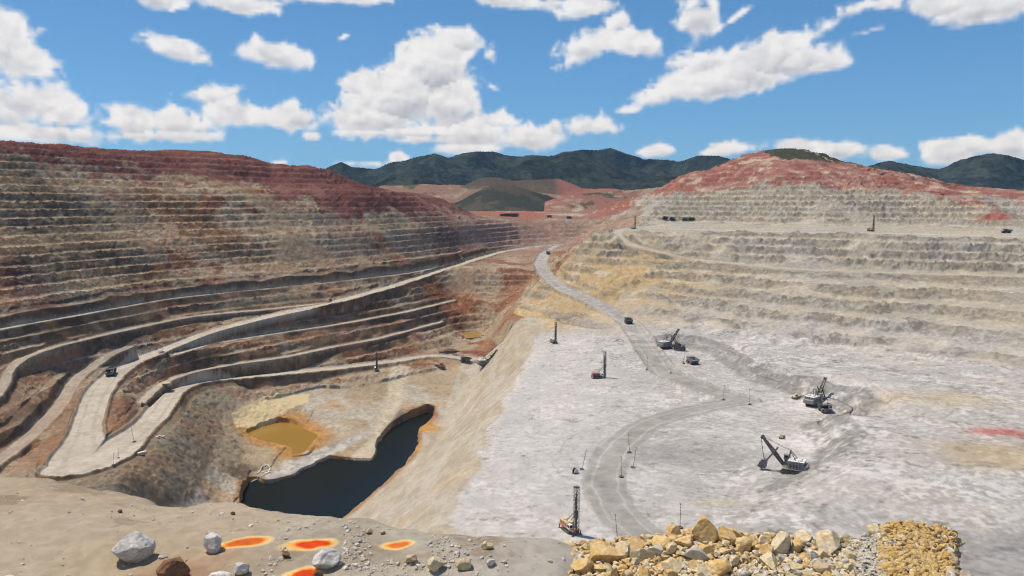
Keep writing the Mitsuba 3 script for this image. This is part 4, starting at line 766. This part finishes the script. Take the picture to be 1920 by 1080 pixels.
# cable reel, block, shed, hoses
ring = lambda y: cat_([wheel_mesh(0, y, 1.7, 1.7, .18, 24)])
reel = made([('flange', ring(-.9), 'white_paint'), ('flange_001', ring(.9), 'dark_paint'), ('drum', wheel_mesh(0, 0, 1.7, 1.15, 1.7, 20), 'black_cable'), ('skid', cat_([bx(-2.0, 2.0, s * 1.25 - .15, s * 1.25 + .15, 0, .4) for s in (-1, 1)] + [rod((-1.5, s * 1.25, .3), (0, s * 1.25, 1.7), .12) for s in (-1, 1)] + [rod((1.5, s * 1.25, .3), (0, s * 1.25, 1.7), .12) for s in (-1, 1)]), 'steel')])
p = hit(1079, 888); place_thing('cable_reel', reel, sunk(p, 1, .02), 35, 'small round cable reel with a white flange on the white floor below the leaning pole', 'cable reel', scale=1.0)
blk = made([('wall', cat_([bx(-4, 4, -1.2, 1.2, 0, 2.3, .08)] + [bx(-3.8 + .9 * k, -3.6 + .9 * k, s * 1.24 - .06, s * 1.24 + .06, .15, 2.15, .02) for k in range(9) for s in (-1, 1)]), 'concrete'), ('roof', bx(-4.1, 4.1, -1.3, 1.3, 2.3, 2.5, .04), 'white_paint'), ('door', bx(4.0, 4.08, -1.0, 1.0, .2, 2.2, .02), 'grey_paint')])
p = hit(265, 853); place_thing('container', blk, sunk(p, 2, .1), 52, 'long pale container lying along the rocky outer edge of the hairpin', 'container', scale=.95)
shed = [('roof', prism([(-26, 9.0), (0, 10.6), (26, 9.0), (26, 9.4), (0, 11.0), (-26, 9.4)], -11, 11), 'white_paint'), ('wall', bx(-25, 25, 9.8, 10.2, 0, 8.9), 'grey_paint')] + [('column', bx(x - .5, x + .5, -10.2, -9.4, 0, 9.4), 'grey_paint') for x in np.linspace(-24, 24, 7)]
p = hit(955, 406); place_thing('open_shed', made(fix_subparts(shed)), sunk(p, 8, .5), 4, 'long white roofed open shed on columns standing on the far plateau', 'building', scale=1.0)
for k, (us, lab) in enumerate([([(470, 898), (480, 893), (490, 892), (500, 886), (508, 884)], 'white pump hose running along the shore left of the grey spit'), ([(482, 888), (492, 880), (500, 877), (507, 880), (502, 886), (492, 885)], 'looped white pump hose heaped at the tip of the grey spit')]):
    w = np.array([P(u, v, -246.5) for u, v in us]); tck = np.linspace(0, len(w) - 1, 30)
    q_ = np.stack([np.interp(tck, np.arange(len(w)), w[:, c]) for c in range(3)], 1); q_[:, 2] = [max(ground_z(a, b), WATER) + .5 for a, b in q_[:, :2]]
    key = numbered('pump_hose'); scene[key] = mikit.ply(cat_([rod(a, b, .55, n=7) for a, b in zip(q_[:-1], q_[1:]) if np.linalg.norm(a - b) > .05]), 'white_paint'); labels[key] = {'label': lab, 'category': 'hose'}

# ------------------------------------------------------------------ stones
def stone(seed, sub, cuts=14, flat=.0, rough=.05):
    rg = np.random.default_rng(seed); m = trimesh.creation.icosphere(sub); v = np.array(m.vertices)
    n = rg.normal(size=(cuts, 3)); n /= np.linalg.norm(n, axis=1, keepdims=True); dd = rg.uniform(.42, .80, cuts) if cuts < 12 else rg.uniform(.55, .86, cuts) if cuts < 30 else rg.uniform(.66, .95, cuts)
    for _ in range(2):
        for a, b in zip(n, dd):
            h = v @ a - b; v = v - np.where(h > 0, h, 0)[:, None] * a
    if sub > 1: v = v * (1 + rough * 2 * (meshkit.fbm(v * 2.2 + seed % 97, 3, seed % 1000) - .5)[:, None])
    m.vertices = v; return m
def stone_material(key, a, b, c, sc=1.0):
    def fn(p, n, uv):
        w = mikit.fbm(p.x * 1.6 * sc, p.y * 1.6 * sc, p.z * 1.6 * sc, 4); q = mikit.noise(p.x * 9 * sc, p.y * 9 * sc, p.z * 9 * sc)
        col = mikit.mix(mikit.mix(a, b, mikit.smoothstep(.38, .6, w)), c, mikit.smoothstep(.62, .78, w) * .8)
        return col * (.78 + .44 * q)
    scene[key] = {'type': 'bumpmap', 'arbitrary': mikit.proc(lambda p, n, uv: mikit.fbm(p.x * 5 * sc, p.y * 5 * sc, p.z * 5 * sc, 4), eps=.02), 'scale': .10, 'bsdf': {'type': 'diffuse', 'reflectance': mikit.proc(fn)}}
stone_material('grey_stone', (.47, .468, .46), (.60, .598, .585), (.33, .33, .33))
stone_material('brown_stone', (.17, .10, .065), (.22, .13, .08), (.12, .075, .05))
stone_material('tan_stone', (.44, .36, .24), (.50, .43, .31), (.36, .28, .17))
stone_material('yellow_stone', (.53, .375, .165), (.58, .45, .25), (.47, .30, .11))
stone_material('golden_stone', (.47, .325, .125), (.52, .39, .19), (.40, .25, .085))
stone_material('cream_stone', (.55, .46, .28), (.58, .52, .39), (.50, .37, .17))
stone_material('pale_stone', (.46, .435, .375), (.53, .51, .46), (.38, .34, .27))
def put_stone(name, m, mat, u, v, half, sq, rot, label, z=None, group=None, sink=.3, cat='rock'):
    """half: half width in metres; sq: (depth, height) over width"""
    p = P(u, v, LZ); zz = float(ledge_height(np.array([p[0]]), np.array([p[1]]))[0][0]) if z is None else z
    tw = T().translate([p[0], p[1], zz + half * sq[1] * (1 - sink)]).rotate([0, 0, 1], float(rot)).scale([half, half * sq[0], half * sq[1]])
    key = numbered(name); scene[key] = {**m, 'to_world': tw, 'bsdf': {'type': 'ref', 'id': mat}}; labels[key] = {'label': label, 'category': cat}
    if group: labels[key]['group'] = group
    return key
BIG = [mikit.ply(stone(100 + k, 4, 34, rough=.07), None, 40) for k in range(8)]
MID = [mikit.ply(stone(200 + k, 3, 13, rough=.06), None, 30) for k in range(12)]
for m, mat, u, v, half, sq, rot, lab in [
    (BIG[0], 'grey_stone', 250, 1044, 1.18, (.8, .78), 12, 'large pale grey boulder at the left of the ledge, the biggest one there'), (BIG[1], 'grey_stone', 399, 1036, .72, (.8, 1.0), -20, 'upright grey boulder beside the left orange stain'),
    (BIG[2], 'grey_stone', 611, 1066, .92, (.7, .62), 24, 'smooth pale grey boulder overlapping the red orange stains'), (BIG[3], 'grey_stone', 452, 1074, .5, (.8, .85), 0, 'small white grey boulder near the bottom edge behind its low neighbour'),
    (BIG[4], 'grey_stone', 415, 1085, .75, (.7, .5), 5, 'low grey boulder cut off by the bottom edge left of the white one'), (BIG[5], 'brown_stone', 322, 1078, 1.05, (.8, .75), 40, 'dark brown boulder at the bottom edge in reddish soil'),
    (MID[0], 'tan_stone', 770, 1062, .36, (.8, .9), 0, 'small upright tan stone below the rightmost orange stain'), (MID[1], 'cream_stone', 815, 1075, .6, (.8, .8), 10, 'cream coloured angular stone at the bottom edge of the ledge'),
    (MID[2], 'tan_stone', 872, 1072, .55, (.8, .7), 30, 'brownish cracked stone near the bottom edge right of the cream one'), (MID[3], 'cream_stone', 913, 1044, .36, (.8, .85), 0, 'small cream stone standing alone left of the yellow heap'),
    (MID[4], 'pale_stone', 920, 1068, .30, (.8, .8), 60, 'small pale stone just below the lone cream one'), (MID[5], 'brown_stone', 537, 1050, .26, (.9, .8), 0, 'little reddish brown stone at the left end of the middle stain'),
    (MID[6], 'grey_stone', 8, 1080, .55, (.8, .5), 0, 'grey boulder peeping in at the bottom left corner'), (MID[7], 'brown_stone', 595, 1080, .3, (.9, .6), 0, 'little red brown stone at the bottom edge under the smooth boulder'),
    (MID[8], 'brown_stone', 226, 964, .16, (.8, .8), 0, 'tiny dark stone alone in the middle of the left ledge'), (MID[9], 'brown_stone', 437, 972, .17, (.8, .8), 0, 'tiny dark stone near the ledge rim above the left stain'),
    (MID[10], 'tan_stone', 692, 1016, .25, (.8, .7), 0, 'small dark tan stone up slope of the rightmost stain'), (MID[11], 'tan_stone', 718, 1018, .18, (.8, .7), 40, 'tiny tan stone right beside another above the rightmost stain')]:
    put_stone('boulder' if half > .45 else 'stone', m, mat, u, v, half, sq, rot, lab)
# gravel scattered over the ledge
gv = []; rg = np.random.default_rng(9)
pebble = [stone(300 + k, 1, 8) for k in range(6)]
for i in range(1700):
    u, v = (rg.uniform(0, 1080), rg.uniform(900, 1085)) if i < 420 else (rg.normal(690, 110), rg.normal(1045, 22))
    p = P(u, v, LZ); t_ = p[0] / p[1]
    if p[1] > np.interp(t_, ct, cy) - 1.0 or p[1] < 40: continue
    if any(abs(u - a) < 52 and abs(v - b) < 22 for a, b, *_ in STAINS): continue
    r = .035 + .16 * rg.random() ** 4; m = pebble[i % 6].copy(); m.apply_transform(trimesh.transformations.random_rotation_matrix(rg.random(3))); m.apply_scale([r, r, r * .8])
    m.apply_translation([p[0], p[1], 0]); gv.append((m, p))
gz = ledge_height(np.array([p[0] for _, p in gv]), np.array([p[1] for _, p in gv]))[0]
for (m, p), z in zip(gv, gz): m.apply_translation([0, 0, z + .02])
scene['gravel'] = mikit.ply(cat_([m for m, _ in gv]), 'pale_stone'); labels['gravel'] = {'kind': 'stuff', 'label': 'loose pale gravel scattered over the brown ledge', 'category': 'gravel'}

# the heap of blasted rock on the ledge rim
HU = np.array([1040, 1060, 1085, 1110, 1180, 1230, 1290, 1320, 1360, 1400, 1440, 1500, 1560, 1610, 1635, 1655, 1700, 1760, 1785, 1808, 1822, 1838]); HV = np.array([1090, 1068, 1040, 1022, 1012, 1010, 1000, 992, 996, 1006, 1010, 1012, 1010, 1014, 996, 984, 980, 990, 998, 1016, 1046, 1085])
HY = 46.3
htop = np.array([P(u, v, LZ) * (HY / P(u, v, LZ)[1]) for u, v in zip(HU, HV)])
def heap_height(x, y):
    t = x / y; zt = np.interp(t, htop[:, 0] / HY, htop[:, 2], left=-21.5, right=-22)
    f = np.clip((y - 40.0) / (HY - 40.0), 0, 1) ** .75
    return -20.15 + (np.maximum(zt, -20.4) + 20.15) * f - 1.3 * sstep(.075, .055, t) - 4 * sstep(.572, .592, t) - np.maximum(y - HY - .3, 0) * .9
hx, hy = np.meshgrid(np.linspace(2.0, 28.5, 220), np.linspace(40.0, 49.5, 76), indexing='ij')
hz = heap_height(hx, hy) + n3(hx, hy, 1.1, 91, 3) * .5 - .12; hi = np.arange(hx.size).reshape(hx.shape)
hq = np.stack([hi[:-1, :-1], hi[1:, :-1], hi[1:, 1:], hi[:-1, 1:]], -1).reshape(-1, 4)
hv = np.stack([hx, hy, hz], -1).reshape(-1, 3)
def zone(u): return np.where(u < 1600, 0, np.where(u < 1652, 1, np.where(u < 1790, 2, 3)))
hu = 960 + F * hx / (hy * cp - hz * sp)
hc = np.array([(.42, .30, .14), (.38, .355, .31), (.50, .325, .115), (.40, .36, .28)])[zone(hu + 40 * n3(hx, hy, .8, 92))]
scene['heap_ground'] = mikit.ply((hv, hq), 'land_material', True, color=(hc * (.75 + .9 * (n3(hx, hy, .35, 93, 3) + .2)[..., None]).clip(.4, 1.5)).reshape(-1, 3)); labels['heap_ground'] = {'kind': 'structure'}
def on_heap(u, v):                     # where the sight line meets the front of the heap
    d = ground_ray(u, v); ys = np.linspace(40.0, 48.5, 340); p = d[None] * (ys / d[1])[:, None]; z = heap_height(p[:, 0], p[:, 1])
    k = int(np.argmax(p[:, 2] < z)); return p[k] if (p[:, 2] < z).any() else None
ROCK = [mikit.ply(stone(400 + k, 3, 11, rough=.03), None, 18) for k in range(10)]
ROCKS = [mikit.ply(stone(500 + k, 2, 9, rough=.02), None, 18) for k in range(14)]
taken = []
def heap_rock(m, mat, p, half, sq, rot, tilt, label, group=None, name='rock', sink=.35):
    tw = T().translate([p[0], p[1], p[2] + half * sq[1] * (1 - 2 * sink) * .8]).rotate([0, 0, 1], float(rot)).rotate([0, 1, 0], float(tilt)).scale([half, half * sq[0], half * sq[1]])
    key = numbered(name); scene[key] = {**m, 'to_world': tw, 'bsdf': {'type': 'ref', 'id': mat}}; labels[key] = {'label': label, 'category': 'rock'}
    if group: labels[key]['group'] = group
    taken.append((p[0], p[1], half))
for k, (u, v, half, sq, tilt, mat, lab) in enumerate([
    (1131, 1040, 1.5, (.7, .52), -6, 'yellow_stone', 'broad flat topped yellow slab overhanging the left end of the heap'), (1090, 1066, .75, (.9, .95), 10, 'yellow_stone', 'rounded yellow rock below the overhanging slab at the left foot of the heap'), (1150, 1076, .62, (.8, .9), 20, 'yellow_stone', 'yellow rock at the bottom edge in front of the overhanging slab'),
    (1318, 1000, .95, (.9, 1.1), 15, 'yellow_stone', 'peaked yellow rock forming the highest point of the left heap'), (1235, 1014, .95, (.8, .5), -5, 'yellow_stone', 'long yellow rock on the heap crest left of the peak'), (1360, 1003, .7, (.8, .8), -15, 'yellow_stone', 'blocky yellow rock right of the peak'),
    (1392, 1018, .7, (.8, .75), 5, 'yellow_stone', 'square yellow block below and right of the peak'), (1462, 1026, .95, (.8, .95), 20, 'cream_stone', 'tall cream rock with a dark shaded right side in the middle of the crest'), (1500, 1016, .5, (.8, .8), 0, 'yellow_stone', 'small golden rock between the two tall cream rocks'),
    (1556, 1022, 1.12, (.8, .72), 4, 'cream_stone', 'wide cream block with a black gap at its right end'), (1440, 1052, 1.0, (.7, .5), 8, 'cream_stone', 'low cream slab lying in front of the tall cream rock'), (1300, 1038, .85, (.8, .7), -10, 'pale_stone', 'pale grey yellow rock under the peak'),
    (1205, 1040, .75, (.8, .75), 12, 'cream_stone', 'cream rock right of the overhanging slab'), (1262, 1062, .85, (.8, .6), 0, 'cream_stone', 'cream rock near the bottom edge under the long yellow rock'), (1350, 1060, 1.0, (.8, .6), -12, 'yellow_stone', 'large golden rock near the bottom edge below the peak'),
    (1535, 1062, .7, (.8, .6), 18, 'tan_stone', 'tan rock with a steep dark face near the bottom of the heap'), (1640, 990, .6, (.9, .6), -25, 'cream_stone', 'sloping cream slab at the top of the grey gravel'), (1805, 1038, .62, (.8, .7), 30, 'pale_stone', 'pale cracked rock at the right rim of the golden rubble'), (1815, 1062, .55, (.8, .8), 10, 'brown_stone', 'dark brown rock at the right foot of the heap'), (1795, 1016, .5, (.8, .7), 0, 'tan_stone', 'tan rock high on the right rim of the golden rubble')]):
    p = on_heap(u, v + 6)
    if p is not None: heap_rock(ROCK[k % 10], mat, p, half, sq, 30 * k, tilt, lab)
rg = np.random.default_rng(21); tries = 0
while len(taken) < 320 and tries < 9000:
    tries += 1
    u, v = rg.uniform(1050, 1650) if rg.random() < .84 else rg.uniform(1776, 1842), rg.uniform(975, 1092)
    p = on_heap(u, v)
    if p is None: continue
    half = (.20 + .52 * rg.random() ** 1.3) * (1 if u < 1560 else .62)
    if u > 1600 and u < 1780 or any((p[0] - a) ** 2 + ((p[1] - b) * .7) ** 2 < (.56 * (half + h)) ** 2 for a, b, h in taken): continue
    pale = np.clip((u - 1330) / 260, 0, 1) + .25 * (v - 1030) / 50
    mat = rg.choice(['yellow_stone', 'cream_stone', 'pale_stone', 'tan_stone'], p=(lambda w: w / w.sum())(np.array([max(.08, 1.3 - pale), .6, max(.03, pale * .7), .12])))
    size = 'large' if half > .5 else 'medium' if half > .32 else 'small'
    tone = {'yellow_stone': 'golden yellow', 'cream_stone': 'cream yellow', 'pale_stone': 'pale greyish', 'tan_stone': 'tan'}[mat]
    spot = 'left foot' if u < 1150 else 'left side' if u < 1280 else 'below the peak' if u < 1400 else 'middle' if u < 1510 else 'right of middle' if u < 1660 else 'right rim'
    level = 'along the crest' if v < 1022 else 'halfway up' if v < 1055 else 'along the bottom edge'
    lab = f'{size} {tone} rock {level}, {spot} of the heap'; gr = f'{size} {tone} rocks {level}, {spot} of the heap'
    heap_rock(ROCKS[tries % 14], mat, p, half, (rg.uniform(.7, 1), rg.uniform(.55, .95)), rg.uniform(0, 360), rg.uniform(-25, 25), lab, gr)
# finer rubble between and beside the rocks
def rubble(name, mat, n, ulim, vlim, rmin, rmax, label, seed):
    rg = np.random.default_rng(seed); ms = []; base_ = [stone(600 + seed * 10 + k, 1, 7) for k in range(8)]
    for i in range(n):
        p = on_heap(rg.uniform(*ulim), rg.uniform(*vlim))
        if p is None: continue
        r = rmin + (rmax - rmin) * rg.random() ** 1.8; m = base_[i % 8].copy(); m.apply_scale([1.15, 1, .62]); m.apply_transform(trimesh.transformations.random_rotation_matrix(rg.random(3))); m.apply_scale([r * 1.2, r, r * .85]); m.apply_translation(p + [0, 0, r * .1]); ms.append(m)
    scene[name] = mikit.ply(cat_(ms), mat); labels[name] = {'kind': 'stuff', 'label': label, 'category': 'rubble'}
rubble('golden_rubble', 'golden_stone', 1300, (1648, 1800), (972, 1092), .09, .26, 'golden yellow fine rubble covering the right end of the heap', 1)
rubble('grey_rubble', 'pale_stone', 520, (1590, 1662), (985, 1092), .07, .2, 'grey fine rubble strip between the rocks and the golden rubble', 2)
rubble('yellow_rubble', 'cream_stone', 2500, (1050, 1610), (980, 1092), .05, .22, 'small yellow and cream rubble filling the gaps between the rocks', 3)
rubble('pale_rubble', 'pale_stone', 800, (1470, 1850), (1000, 1092), .06, .19, 'small pale rubble at the foot of the heap', 4)
